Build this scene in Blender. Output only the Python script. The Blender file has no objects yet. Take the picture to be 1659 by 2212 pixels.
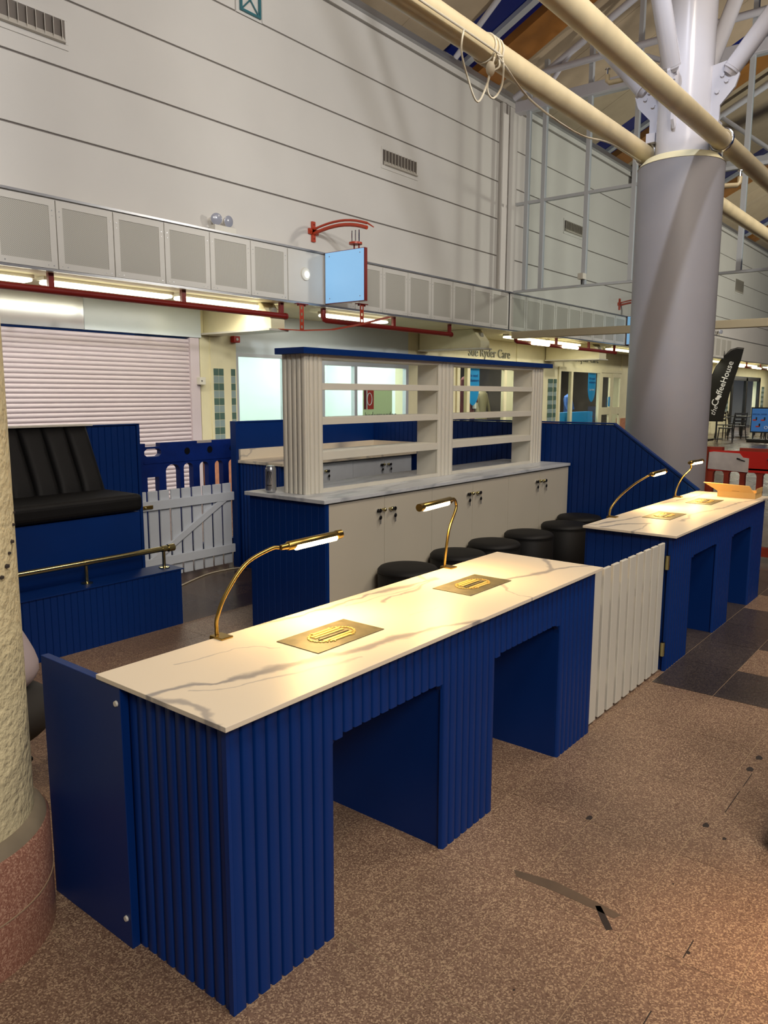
import bpy, bmesh, math, random
from mathutils import Vector, Matrix
random.seed(7)
scene = bpy.context.scene
# ------------------------------------------------------------------ camera
CAM = Vector((-1.034, -1.2715, 1.4762))
yaw, pit, rol = math.radians(38.647), math.radians(8.70), math.radians(0.157)
fw = Vector((math.cos(yaw)*math.cos(pit), math.sin(yaw)*math.cos(pit), -math.sin(pit)))
rt = Vector((math.sin(yaw), -math.cos(yaw), 0)); up = rt.cross(fw)
r2 = rt*math.cos(rol)+up*math.sin(rol); u2 = up*math.cos(rol)-rt*math.sin(rol)
cd = bpy.data.cameras.new('camera'); cam = bpy.data.objects.new('camera', cd)
scene.collection.objects.link(cam)
cam.matrix_world = Matrix(((r2.x, u2.x, -fw.x, CAM.x), (r2.y, u2.y, -fw.y, CAM.y), (r2.z, u2.z, -fw.z, CAM.z), (0, 0, 0, 1)))
cd.sensor_fit = 'VERTICAL'; cd.sensor_height = 36.0; cd.lens = 36.0*1662.5/2212
cd.clip_start = 0.05; cd.clip_end = 200
scene.camera = cam
# ------------------------------------------------------------------ world, lights, exposure
w = bpy.data.worlds.new('night'); scene.world = w; w.use_nodes = True
w.node_tree.nodes['Background'].inputs[0].default_value = (0.012, 0.03, 0.10, 1)
w.node_tree.nodes['Background'].inputs[1].default_value = 0.5
scene.view_settings.view_transform = 'Standard'; scene.view_settings.look = 'None'
scene.view_settings.exposure = 0.0; scene.view_settings.gamma = 1.0
def area(name, loc, target, size, power, col):
    l = bpy.data.lights.new(name, 'AREA'); l.energy = power; l.color = col; l.shape = 'RECTANGLE'
    l.size, l.size_y = size
    o = bpy.data.objects.new(name, l); scene.collection.objects.link(o); o.location = loc
    o.rotation_euler = (Vector(target)-Vector(loc)).to_track_quat('-Z', 'Y').to_euler()
    return o
# the mall's high-level floodlights, aimed at the upper walls, and its downlights
def flood(name, loc, target, power, col, ang, soft=0.25):
    l = bpy.data.lights.new(name, 'SPOT'); l.energy = power; l.color = col; l.spot_size = math.radians(ang); l.spot_blend = 0.6; l.shadow_soft_size = soft
    o = bpy.data.objects.new(name, l); scene.collection.objects.link(o); o.location = loc
    o.rotation_euler = (Vector(target)-Vector(loc)).to_track_quat('-Z', 'Y').to_euler()
    return o
flood('floodlight', (1.2, -4.0, 5.2), (4.6, 6.2, 4.9), 1250, (0.95, 0.96, 1.0), 54)
flood('floodlight', (-2.5, -2.0, 5.2), (1.0, 6.2, 5.2), 980, (1.0, 0.985, 0.97), 85)
flood('floodlight', (10.0, -2.5, 4.6), (10.0, 6.2, 5.0), 780, (1.0, 0.95, 0.86), 95)
flood('floodlight', (15.5, -2.5, 4.6), (18, 6.2, 4.6), 1250, (1.0, 0.95, 0.86), 110)
flood('floodlight', (24, -1.5, 4.6), (28, 6.2, 4.2), 1300, (1.0, 0.93, 0.82), 110)
flood('column_spot', (0.9, -0.1, 7.2), (6.0, 1.1, 2.9), 900, (0.82, 0.87, 1.0), 26, 0.10)
area('downlight', (-3.0, -6.0, 5.6), (1.2, 0, 0.4), (3.0, 2.0), 330, (1.0, 0.93, 0.84))
area('downlight', (5.0, -2.2, 7.2), (4.4, -1.0, 0), (2.4, 1.6), 190, (1.0, 0.88, 0.74))
area('downlight', (0.5, -3.0, 6.8), (0.6, -1.0, 0), (2.0, 1.6), 170, (1.0, 0.86, 0.72))

# ------------------------------------------------------------------ helpers
COL = scene.collection
ORG = {}
def lin(h):
    if isinstance(h, str):
        h = h.lstrip('#'); c = [int(h[i:i+2], 16)/255 for i in (0, 2, 4)]
    else: c = [v/255 for v in h]
    return tuple((v/12.92 if v <= 0.04045 else ((v+0.055)/1.055)**2.4) for v in c)+(1.0,)
def link(o, parent=None):
    COL.objects.link(o)
    if parent is not None: o.parent = parent
    return o
def tag(o, label=None, cat=None, group=None, kind=None):
    if label: o['label'] = label
    if cat: o['category'] = cat
    if group: o['group'] = group
    if kind: o['kind'] = kind
    return o
def thing(name, loc, label, cat, group=None, kind=None):
    o = bpy.data.objects.new(name, None); link(o); o.location = loc; o.empty_display_size = 0.1
    ORG[o.name] = Vector(loc); return tag(o, label, cat, group, kind)
def origin(parent): return ORG[parent.name].copy() if parent is not None else Vector((0, 0, 0))

class MB:
    def __init__(s): s.v = []; s.f = []
    def add(s, vs, fs):
        b = len(s.v); s.v += [tuple(v) for v in vs]; s.f += [tuple(i+b for i in f) for f in fs]; return s
    def box(s, x0, x1, y0, y1, z0, z1):
        return s.add([(x0, y0, z0), (x1, y0, z0), (x1, y1, z0), (x0, y1, z0), (x0, y0, z1), (x1, y0, z1), (x1, y1, z1), (x0, y1, z1)],
                     [(0, 3, 2, 1), (4, 5, 6, 7), (0, 1, 5, 4), (1, 2, 6, 5), (2, 3, 7, 6), (3, 0, 4, 7)])
    def prism(s, poly, ax, a0, a1):
        """poly: 2-D outline (counter-clockwise) in the other two axes, extruded along ax"""
        n = len(poly)
        def P(p, a):
            return {'x': (a, p[0], p[1]), 'y': (p[0], a, p[1]), 'z': (p[0], p[1], a)}[ax]
        vs = [P(p, a0) for p in poly]+[P(p, a1) for p in poly]
        fs = [tuple(range(n)), tuple(range(2*n-1, n-1, -1))]+[(i, n+i, n+(i+1) % n, (i+1) % n) for i in range(n)]
        return s.add(vs, fs)
    def cyl(s, p0, p1, r0, r1=None, n=16, cap=True):
        r1 = r0 if r1 is None else r1
        p0, p1 = Vector(p0), Vector(p1); d = (p1-p0).normalized()
        a = d.orthogonal().normalized(); b = d.cross(a)
        vs = []
        for p, r in ((p0, r0), (p1, r1)):
            vs += [p+(a*math.cos(2*math.pi*i/n)+b*math.sin(2*math.pi*i/n))*r for i in range(n)]
        fs = [(i, (i+1) % n, n+(i+1) % n, n+i) for i in range(n)]
        if cap: fs += [tuple(range(n-1, -1, -1)), tuple(range(n, 2*n))]
        return s.add(vs, fs)
    def tube(s, pts, r, n=10, closed=False):
        pts = [Vector(p) for p in pts]; m = len(pts)
        t = []
        for i in range(m):
            if closed: d = pts[(i+1) % m]-pts[i-1]
            else: d = pts[min(i+1, m-1)]-pts[max(i-1, 0)]
            t.append(d.normalized())
        a = t[0].orthogonal().normalized(); vs = []
        for i in range(m):
            a = (a-t[i]*a.dot(t[i])).normalized(); b = t[i].cross(a)
            rr = r[i] if isinstance(r, (list, tuple)) else r
            vs += [pts[i]+(a*math.cos(2*math.pi*k/n)+b*math.sin(2*math.pi*k/n))*rr for k in range(n)]
        fs = []
        for i in range(m if closed else m-1):
            j = (i+1) % m
            fs += [(i*n+k, i*n+(k+1) % n, j*n+(k+1) % n, j*n+k) for k in range(n)]
        if not closed: fs += [tuple(range(n-1, -1, -1)), tuple(range((m-1)*n, m*n))]
        return s.add(vs, fs)
    def lathe(s, prof, c=(0, 0, 0), n=32):
        """profile of (r, z) from bottom to top"""
        c = Vector(c); m = len(prof); vs = []
        for r, z in prof:
            vs += [c+Vector((r*math.cos(2*math.pi*k/n), r*math.sin(2*math.pi*k/n), z)) for k in range(n)]
        fs = []
        for i in range(m-1):
            fs += [(i*n+k, i*n+(k+1) % n, (i+1)*n+(k+1) % n, (i+1)*n+k) for k in range(n)]
        fs += [tuple(range(n-1, -1, -1)), tuple(range((m-1)*n, m*n))]
        return s.add(vs, fs)
    def ball(s, c, r, n=12, sc=(1, 1, 1)):
        c = Vector(c); m = n//2; vs = [c+Vector((0, 0, -r*sc[2]))]; fs = []
        for i in range(1, m):
            ph = -math.pi/2+math.pi*i/m
            vs += [c+Vector((r*sc[0]*math.cos(ph)*math.cos(2*math.pi*k/n), r*sc[1]*math.cos(ph)*math.sin(2*math.pi*k/n), r*sc[2]*math.sin(ph))) for k in range(n)]
        vs.append(c+Vector((0, 0, r*sc[2]))); top = len(vs)-1
        fs += [(0, 1+(k+1) % n, 1+k) for k in range(n)]
        for i in range(m-2):
            fs += [(1+i*n+k, 1+i*n+(k+1) % n, 1+(i+1)*n+(k+1) % n, 1+(i+1)*n+k) for k in range(n)]
        fs += [(1+(m-2)*n+k, 1+(m-2)*n+(k+1) % n, top) for k in range(n)]
        return s.add(vs, fs)
    def mesh(s, name, mat, off=(0, 0, 0), smooth=None):
        me = bpy.data.meshes.new(name); o = Vector(off)
        me.from_pydata([tuple(Vector(v)-o) for v in s.v], [], s.f)
        bm = bmesh.new(); bm.from_mesh(me); bmesh.ops.recalc_face_normals(bm, faces=bm.faces); bm.to_mesh(me); bm.free()
        if mat is not None: me.materials.append(mat)
        if smooth is not None:
            me.shade_smooth()
            try: me.set_sharp_from_angle(angle=math.radians(smooth))
            except Exception: pass
        return me
    def build(s, name, mat, parent=None, smooth=None, bevel=0, seg=2):
        me = s.mesh(name, mat, origin(parent), smooth)
        o = bpy.data.objects.new(name, me); link(o, parent)
        ORG[o.name] = origin(parent)
        if bevel:
            b = o.modifiers.new('bevel', 'BEVEL'); b.width = bevel; b.segments = seg; b.limit_method = 'ANGLE'; b.angle_limit = math.radians(40)
        return o
def piece(name, me, parent, loc, rot=None, bevel=0):
    o = bpy.data.objects.new(name, me); link(o, parent); o.location = Vector(loc)-origin(parent)
    ORG[o.name] = Vector(loc)
    if rot: o.rotation_euler = rot
    if bevel:
        b = o.modifiers.new('bevel', 'BEVEL'); b.width = bevel; b.segments = 1; b.limit_method = 'ANGLE'
    return o
def B(*a): return MB().box(*a)
def text_mesh(name, body, size, mat, parent, loc, xdir, updir, extrude=0.004, align='LEFT', bold=0.0, shear=0.0):
    c = bpy.data.curves.new(name+'_curve', 'FONT'); c.body = body; c.size = size; c.extrude = extrude; c.align_x = align
    c.offset = bold; c.shear = shear; c.resolution_u = 3
    t = bpy.data.objects.new(name+'_tmp', c); COL.objects.link(t)
    bpy.context.view_layer.update()
    me = bpy.data.meshes.new_from_object(t.evaluated_get(bpy.context.evaluated_depsgraph_get()))
    bpy.data.objects.remove(t); bpy.data.curves.remove(c)
    me.materials.clear(); me.materials.append(mat)
    x = Vector(xdir).normalized(); u = Vector(updir).normalized(); z = x.cross(u)
    me.transform(Matrix(((x.x, u.x, z.x, 0), (x.y, u.y, z.y, 0), (x.z, u.z, z.z, 0), (0, 0, 0, 1))))
    return piece(name, me, parent, loc)

# ------------------------------------------------------------------ materials
def mat(name, col, rough=0.5, metal=0.0, spec=0.5, var=0.0, vscale=4.0, bump=0.0, bscale=60.0, emit=None, estr=0.0, coat=0.0):
    m = bpy.data.materials.new(name); m.use_nodes = True; nt = m.node_tree; p = nt.nodes['Principled BSDF']
    c = lin(col); p.inputs['Base Color'].default_value = c
    p.inputs['Roughness'].default_value = rough; p.inputs['Metallic'].default_value = metal
    p.inputs['Specular IOR Level'].default_value = spec; p.inputs['Coat Weight'].default_value = coat
    tc = nt.nodes.new('ShaderNodeTexCoord')
    if var:
        n = nt.nodes.new('ShaderNodeTexNoise'); n.inputs['Scale'].default_value = vscale; n.inputs['Detail'].default_value = 5
        nt.links.new(tc.outputs['Object'], n.inputs['Vector'])
        r = nt.nodes.new('ShaderNodeMapRange'); r.inputs[1].default_value = 0.3; r.inputs[2].default_value = 0.7
        r.inputs[3].default_value = 1-var; r.inputs[4].default_value = 1+var
        nt.links.new(n.outputs['Fac'], r.inputs[0])
        mx = nt.nodes.new('ShaderNodeMix'); mx.data_type = 'RGBA'; mx.blend_type = 'MULTIPLY'; mx.inputs[0].default_value = 1
        mx.inputs[6].default_value = c; nt.links.new(r.outputs[0], mx.inputs[7]); nt.links.new(mx.outputs[2], p.inputs['Base Color'])
    if bump:
        n = nt.nodes.new('ShaderNodeTexNoise'); n.inputs['Scale'].default_value = bscale; n.inputs['Detail'].default_value = 3
        nt.links.new(tc.outputs['Object'], n.inputs['Vector'])
        b = nt.nodes.new('ShaderNodeBump'); b.inputs['Strength'].default_value = bump; b.inputs['Distance'].default_value = 0.01
        nt.links.new(n.outputs['Fac'], b.inputs['Height']); nt.links.new(b.outputs[0], p.inputs['Normal'])
    if emit:
        p.inputs['Emission Color'].default_value = lin(emit); p.inputs['Emission Strength'].default_value = estr
    return m
def N(nt, t, **k):
    n = nt.nodes.new(t)
    for a, v in k.items(): setattr(n, a, v)
    return n
def marble(name, base, vein, scale, rot, seed, rough=0.42, strength=0.62, fine=0.45):
    m = bpy.data.materials.new(name); m.use_nodes = True; nt = m.node_tree; L = nt.links.new; p = nt.nodes['Principled BSDF']
    p.inputs['Roughness'].default_value = rough
    tc = N(nt, 'ShaderNodeTexCoord'); mp = N(nt, 'ShaderNodeMapping'); L(tc.outputs['Object'], mp.inputs[0])
    mp.inputs['Location'].default_value = (seed*1.37, seed*0.71, seed*0.3); mp.inputs['Rotation'].default_value = (0, 0, rot)
    mp.inputs['Scale'].default_value = (scale*0.32, scale, scale*0.6)
    w0 = N(nt, 'ShaderNodeTexNoise'); w0.inputs['Scale'].default_value = 2.2; w0.inputs['Detail'].default_value = 6; L(mp.outputs[0], w0.inputs['Vector'])
    mix = N(nt, 'ShaderNodeMix', data_type='RGBA'); mix.inputs[0].default_value = 0.16; L(mp.outputs[0], mix.inputs[6]); L(w0.outputs['Color'], mix.inputs[7])
    def ridge(sc, width, det):
        n = N(nt, 'ShaderNodeTexNoise'); n.inputs['Scale'].default_value = sc; n.inputs['Detail'].default_value = det; n.inputs['Roughness'].default_value = 0.45
        L(mix.outputs[2], n.inputs['Vector'])
        a = N(nt, 'ShaderNodeMath', operation='SUBTRACT'); L(n.outputs['Fac'], a.inputs[0]); a.inputs[1].default_value = 0.5
        b = N(nt, 'ShaderNodeMath', operation='ABSOLUTE'); L(a.outputs[0], b.inputs[0])
        r = N(nt, 'ShaderNodeMapRange', interpolation_type='SMOOTHSTEP'); L(b.outputs[0], r.inputs[0])
        r.inputs[1].default_value = 0; r.inputs[2].default_value = width; r.inputs[3].default_value = 1; r.inputs[4].default_value = 0
        return r.outputs[0]
    big = ridge(1.05, 0.055, 3); thin = ridge(2.4, 0.018, 5)
    ms = N(nt, 'ShaderNodeTexNoise'); ms.inputs['Scale'].default_value = 1.3; L(mp.outputs[0], ms.inputs['Vector'])
    mr = N(nt, 'ShaderNodeMapRange'); L(ms.outputs['Fac'], mr.inputs[0]); mr.inputs[1].default_value = 0.4; mr.inputs[2].default_value = 0.62
    k1 = N(nt, 'ShaderNodeMath', operation='MULTIPLY'); L(big, k1.inputs[0]); k1.inputs[1].default_value = strength
    k2 = N(nt, 'ShaderNodeMath', operation='MULTIPLY'); L(thin, k2.inputs[0]); L(mr.outputs[0], k2.inputs[1])
    k3 = N(nt, 'ShaderNodeMath', operation='MULTIPLY'); L(k2.outputs[0], k3.inputs[0]); k3.inputs[1].default_value = fine
    s = N(nt, 'ShaderNodeMath', operation='MAXIMUM'); L(k1.outputs[0], s.inputs[0]); L(k3.outputs[0], s.inputs[1])
    o = N(nt, 'ShaderNodeMix', data_type='RGBA'); L(s.outputs[0], o.inputs[0]); o.inputs[6].default_value = lin(base); o.inputs[7].default_value = lin(vein)
    L(o.outputs[2], p.inputs['Base Color'])
    return m
def veined(name, base, vein, lines, seed):
    m = bpy.data.materials.new(name); m.use_nodes = True; nt = m.node_tree; L = nt.links.new; p = nt.nodes['Principled BSDF']
    p.inputs['Roughness'].default_value = 0.42
    tc = N(nt, 'ShaderNodeTexCoord'); src = N(nt, 'ShaderNodeVectorMath', operation='ADD'); L(tc.outputs['Object'], src.inputs[0]); src.inputs[1].default_value = (1.02, 0.26, 0)
    fl_ = N(nt, 'ShaderNodeVectorMath', operation='MULTIPLY'); L(src.outputs[0], fl_.inputs[0]); fl_.inputs[1].default_value = (1, 1, 0)
    last = fl_.outputs[0]
    for sc, amp, off in ((3.0, 0.11, seed), (11.0, 0.035, seed+5), (34.0, 0.010, seed+9)):
        ad = N(nt, 'ShaderNodeVectorMath', operation='ADD'); L(fl_.outputs[0], ad.inputs[0]); ad.inputs[1].default_value = (off, off*0.7, off*1.3)
        n = N(nt, 'ShaderNodeTexNoise'); n.inputs['Scale'].default_value = sc; n.inputs['Detail'].default_value = 2; L(ad.outputs[0], n.inputs['Vector'])
        sb = N(nt, 'ShaderNodeVectorMath', operation='SUBTRACT'); L(n.outputs['Color'], sb.inputs[0]); sb.inputs[1].default_value = (0.5, 0.5, 0.5)
        ml = N(nt, 'ShaderNodeVectorMath', operation='MULTIPLY'); L(sb.outputs[0], ml.inputs[0]); ml.inputs[1].default_value = (amp*1.6, amp, 0)
        a2 = N(nt, 'ShaderNodeVectorMath', operation='ADD'); L(last, a2.inputs[0]); L(ml.outputs[0], a2.inputs[1]); last = a2.outputs[0]
    wn = N(nt, 'ShaderNodeTexNoise'); wn.inputs['Scale'].default_value = 7; wn.inputs['Detail'].default_value = 4; L(fl_.outputs[0], wn.inputs['Vector'])
    wr = N(nt, 'ShaderNodeMapRange'); L(wn.outputs['Fac'], wr.inputs[0]); wr.inputs[1].default_value = 0.35; wr.inputs[2].default_value = 0.65; wr.inputs[3].default_value = 0.45; wr.inputs[4].default_value = 1.9
    tot = None
    for pts, wd, st in lines:
        for (ax, ay), (bx, by) in zip(pts[:-1], pts[1:]):
            d = Vector((bx-ax, by-ay, 0)); l2 = max(d.length_squared, 1e-6)
            s1 = N(nt, 'ShaderNodeVectorMath', operation='SUBTRACT'); L(last, s1.inputs[0]); s1.inputs[1].default_value = (ax, ay, 0)
            dt = N(nt, 'ShaderNodeVectorMath', operation='DOT_PRODUCT'); L(s1.outputs[0], dt.inputs[0]); dt.inputs[1].default_value = tuple(d/l2)
            cl = N(nt, 'ShaderNodeClamp'); L(dt.outputs['Value'], cl.inputs[0])
            sc = N(nt, 'ShaderNodeVectorMath', operation='SCALE'); sc.inputs[0].default_value = tuple(d); L(cl.outputs[0], sc.inputs['Scale'])
            ds = N(nt, 'ShaderNodeVectorMath', operation='DISTANCE'); L(s1.outputs[0], ds.inputs[0]); L(sc.outputs[0], ds.inputs[1])
            dv = N(nt, 'ShaderNodeMath', operation='DIVIDE'); L(ds.outputs['Value'], dv.inputs[0]); L(wr.outputs[0], dv.inputs[1])
            r = N(nt, 'ShaderNodeMapRange', interpolation_type='SMOOTHSTEP'); L(dv.outputs[0], r.inputs[0]); r.inputs[1].default_value = wd*0.15; r.inputs[2].default_value = wd; r.inputs[3].default_value = st; r.inputs[4].default_value = 0
            if tot is None: tot = r.outputs[0]
            else:
                mx = N(nt, 'ShaderNodeMath', operation='MAXIMUM'); L(tot, mx.inputs[0]); L(r.outputs[0], mx.inputs[1]); tot = mx.outputs[0]
    o = N(nt, 'ShaderNodeMix', data_type='RGBA'); L(tot, o.inputs[0]); o.inputs[6].default_value = lin(base); o.inputs[7].default_value = lin(vein); L(o.outputs[2], p.inputs['Base Color'])
    return m
def terrazzo(name, base, chipA, chipB, rough=0.32, joints=False):
    m = bpy.data.materials.new(name); m.use_nodes = True; nt = m.node_tree; L = nt.links.new; p = nt.nodes['Principled BSDF']
    tc = N(nt, 'ShaderNodeTexCoord'); g = N(nt, 'ShaderNodeNewGeometry')
    v = N(nt, 'ShaderNodeTexVoronoi'); v.inputs['Scale'].default_value = 270; L(g.outputs['Position'], v.inputs['Vector'])
    sep = N(nt, 'ShaderNodeSeparateColor'); L(v.outputs['Color'], sep.inputs[0])
    r1 = N(nt, 'ShaderNodeMapRange'); L(sep.outputs[0], r1.inputs[0]); r1.inputs[1].default_value = 0.62; r1.inputs[2].default_value = 0.72
    r2_ = N(nt, 'ShaderNodeMapRange'); L(sep.outputs[1], r2_.inputs[0]); r2_.inputs[1].default_value = 0.72; r2_.inputs[2].default_value = 0.8
    a = N(nt, 'ShaderNodeMix', data_type='RGBA'); L(r1.outputs[0], a.inputs[0]); a.inputs[6].default_value = lin(base); a.inputs[7].default_value = lin(chipA)
    b = N(nt, 'ShaderNodeMix', data_type='RGBA'); L(r2_.outputs[0], b.inputs[0]); L(a.outputs[2], b.inputs[6]); b.inputs[7].default_value = lin(chipB)
    n = N(nt, 'ShaderNodeTexNoise'); n.inputs['Scale'].default_value = 1.6; n.inputs['Detail'].default_value = 6; L(g.outputs['Position'], n.inputs['Vector'])
    r3 = N(nt, 'ShaderNodeMapRange'); L(n.outputs['Fac'], r3.inputs[0]); r3.inputs[1].default_value = 0.3; r3.inputs[2].default_value = 0.72; r3.inputs[3].default_value = 0.72; r3.inputs[4].default_value = 1.15
    oi = N(nt, 'ShaderNodeObjectInfo')
    r4 = N(nt, 'ShaderNodeMapRange'); L(oi.outputs['Random'], r4.inputs[0]); r4.inputs[3].default_value = 0.93; r4.inputs[4].default_value = 1.05
    mm = N(nt, 'ShaderNodeMath', operation='MULTIPLY'); L(r3.outputs[0], mm.inputs[0]); L(r4.outputs[0], mm.inputs[1])
    c = N(nt, 'ShaderNodeMix', data_type='RGBA', blend_type='MULTIPLY'); c.inputs[0].default_value = 1; L(b.outputs[2], c.inputs[6]); L(mm.outputs[0], c.inputs[7])
    last = c.outputs[2]
    if joints:
        br = N(nt, 'ShaderNodeTexBrick'); br.offset = 0.0; br.inputs['Scale'].default_value = 1; br.inputs['Mortar Size'].default_value = 0.003
        br.inputs['Brick Width'].default_value = 0.4875; br.inputs['Row Height'].default_value = 0.305
        br.inputs['Color1'].default_value = (1, 1, 1, 1); br.inputs['Color2'].default_value = (0.55, 0.5, 0.5, 1); br.inputs['Mortar'].default_value = (1.2, 1.1, 0.95, 1)
        L(g.outputs['Position'], br.inputs['Vector'])
        d = N(nt, 'ShaderNodeMix', data_type='RGBA', blend_type='MULTIPLY'); d.inputs[0].default_value = 0.8; L(last, d.inputs[6]); L(br.outputs['Color'], d.inputs[7]); last = d.outputs[2]
    L(last, p.inputs['Base Color'])
    rr = N(nt, 'ShaderNodeMapRange'); L(n.outputs['Fac'], rr.inputs[0]); rr.inputs[3].default_value = rough-0.08; rr.inputs[4].default_value = rough+0.18
    L(rr.outputs[0], p.inputs['Roughness'])
    return m
def perforated(name, base, hole, pitch, scale_xz=True):
    m = bpy.data.materials.new(name); m.use_nodes = True; nt = m.node_tree; L = nt.links.new; p = nt.nodes['Principled BSDF']
    g = N(nt, 'ShaderNodeNewGeometry'); mp = N(nt, 'ShaderNodeMapping'); L(g.outputs['Position'], mp.inputs[0]); mp.inputs['Scale'].default_value = (1/pitch, 0.0, 1/pitch)
    mp.inputs['Rotation'].default_value = (0, math.radians(45), 0)
    v = N(nt, 'ShaderNodeVectorMath', operation='FRACTION'); L(mp.outputs[0], v.inputs[0])
    s = N(nt, 'ShaderNodeVectorMath', operation='SUBTRACT'); L(v.outputs[0], s.inputs[0]); s.inputs[1].default_value = (0.5, 0.0, 0.5)
    l = N(nt, 'ShaderNodeVectorMath', operation='LENGTH'); L(s.outputs[0], l.inputs[0])
    r = N(nt, 'ShaderNodeMapRange'); L(l.outputs['Value'], r.inputs[0]); r.inputs[1].default_value = 0.24; r.inputs[2].default_value = 0.32
    o = N(nt, 'ShaderNodeMix', data_type='RGBA'); L(r.outputs[0], o.inputs[0]); o.inputs[6].default_value = lin(hole); o.inputs[7].default_value = lin(base)
    L(o.outputs[2], p.inputs['Base Color']); p.inputs['Roughness'].default_value = 0.5
    return m
def glass(name, tint=(0.93, 0.97, 0.96), refl=0.0, rough=0.0):
    m = bpy.data.materials.new(name); m.use_nodes = True; nt = m.node_tree; L = nt.links.new
    for n in list(nt.nodes):
        if n.type == 'BSDF_PRINCIPLED': nt.nodes.remove(n)
    out = [n for n in nt.nodes if n.type == 'OUTPUT_MATERIAL'][0]
    t = N(nt, 'ShaderNodeBsdfTransparent'); t.inputs[0].default_value = tint+(1,)
    gl = N(nt, 'ShaderNodeBsdfGlossy'); gl.inputs['Roughness'].default_value = rough
    fr = N(nt, 'ShaderNodeLayerWeight'); fr.inputs[0].default_value = 0.5
    pw = N(nt, 'ShaderNodeMath', operation='POWER'); L(fr.outputs['Facing'], pw.inputs[0]); pw.inputs[1].default_value = 4.0
    ad = N(nt, 'ShaderNodeMath', operation='MULTIPLY_ADD'); L(pw.outputs[0], ad.inputs[0]); ad.inputs[1].default_value = 0.5; ad.inputs[2].default_value = 0.022+refl
    mx = N(nt, 'ShaderNodeMixShader'); L(ad.outputs[0], mx.inputs[0]); L(t.outputs[0], mx.inputs[1]); L(gl.outputs[0], mx.inputs[2]); L(mx.outputs[0], out.inputs[0])
    return m
def emis(name, col, s):
    m = bpy.data.materials.new(name); m.use_nodes = True; nt = m.node_tree; p = nt.nodes['Principled BSDF']
    p.inputs['Base Color'].default_value = lin(col); p.inputs['Emission Color'].default_value = lin(col); p.inputs['Emission Strength'].default_value = s
    return m
M = {}
M['blue'] = mat('blue paint', (0, 47, 116), 0.5, spec=0.3, var=0.06, vscale=3)
M['blue_smooth'] = mat('blue satin board', (0, 42, 106), 0.44, spec=0.3, var=0.05)
M['blue_plastic'] = mat('scuffed blue plastic', (4, 36, 108), 0.55, spec=0.3, var=0.2, vscale=9, bump=0.15)
M['red_plastic'] = mat('orange red plastic', (132, 42, 18), 0.55, var=0.2, vscale=7)
M['red_panel'] = mat('bright red panel', (178, 24, 8), 0.5)
M['marble'] = marble('white marble laminate', (232, 219, 195), (110, 110, 118), 2.0, 0.40, 3.2)
M['marble2'] = marble('white marble laminate b', (232, 219, 195), (110, 110, 118), 2.0, 0.40, 9.1)
M['marble_a'] = veined('white veined laminate', (232, 219, 196), (118, 116, 122), [
    ([(-.05, .30), (.14, .27), (.27, .19), (.46, .14), (.62, .09), (.87, .06), (1.15, -.03)], .020, .75), ([(0, .27), (.05, .2), (.05, .11), (.0, .02)], .014, .6), ([(.10, .24), (.30, .12), (.55, .05)], .007, .4),
    ([(.50, .56), (.64, .51), (.85, .49), (1.05, .48), (1.22, .46), (1.43, .43)], .016, .7), ([(1.46, .58), (1.36, .43), (1.22, .39), (1.02, .38)], .011, .65), ([(.9, .45), (1.2, .41), (1.34, .43)], .006, .4),
    ([(1.46, .29), (1.68, .20), (1.87, .13), (2.1, .02)], .016, .7), ([(2.1, .36), (2.0, .22), (1.88, .14)], .014, .6), ([(1.5, .20), (1.42, .06), (1.40, -.03)], .008, .5), ([(.2, .42), (.38, .38), (.45, .30)], .004, .4), ([(.95, .22), (1.08, .19)], .004, .35)], 2.0)
M['marble_b'] = veined('white veined laminate b', (232, 219, 196), (118, 116, 122), [
    ([(-.02, .53), (.08, .47), (.30, .42), (.55, .40)], .016, .7), ([(0, .42), (.2, .34), (.32, .26)], .016, .75), ([(.3, .26), (.12, .22), (-.02, .23)], .010, .6), ([(.5, .13), (.85, .17), (1.27, .12), (1.58, .08), (1.95, .0)], .014, .6), ([(.9, .53), (1.25, .48), (1.63, .41), (2.0, .42)], .014, .6), ([(1.2, .3), (1.45, .22), (1.6, .23)], .006, .4)], 6.0)
M['marble_grey'] = marble('pale grey marble laminate', (196, 200, 204), (128, 134, 142), 5.0, 0.3, 5.0, 0.3, 0.55, 0.6)
M['white'] = mat('white painted wood', (212, 208, 194), 0.45, var=0.02)
M['cabinet'] = mat('off white cabinet board', (192, 185, 168), 0.5, var=0.03, vscale=2)
M['cabinet_grey'] = mat('pale grey woodgrain board', (196, 202, 210), 0.5, var=0.05, vscale=6)
M['gate_grey'] = mat('pale grey painted pickets', (198, 204, 212), 0.5, var=0.03)
M['brass'] = mat('brushed brass', (178, 150, 82), 0.3, 1.0)
M['brass_pale'] = mat('pale polished brass', (190, 180, 132), 0.2, 1.0)
M['bronze'] = mat('antique bronze plate', (104, 98, 74), 0.5, 0.3, var=0.3, vscale=22)
M['gold'] = mat('bright gold grille', (236, 204, 120), 0.35, 0.5)
M['chrome'] = mat('chrome', (220, 220, 220), 0.12, 1.0)
M['dark'] = mat('black plastic', (14, 13, 13), 0.4)
M['leather'] = mat('black leatherette', (15, 15, 16), 0.6, spec=0.3, bump=0.12, bscale=180)
M['wall'] = mat('warm white wall boards', (206, 202, 194), 0.6, var=0.035, vscale=0.9)
M['wall_gap'] = mat('grey joint', (120, 114, 108), 0.8)
M['cream'] = mat('cream masonry paint', (226, 218, 180), 0.6, var=0.05, vscale=3, bump=0.1, bscale=30)
M['panel'] = mat('grey white metal panel', (204, 200, 190), 0.4, var=0.02)
M['perf'] = perforated('perforated metal', (184, 180, 168), (128, 125, 116), 0.012)
M['steel'] = mat('galvanised strip', (170, 170, 172), 0.3, 0.8)
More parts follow.
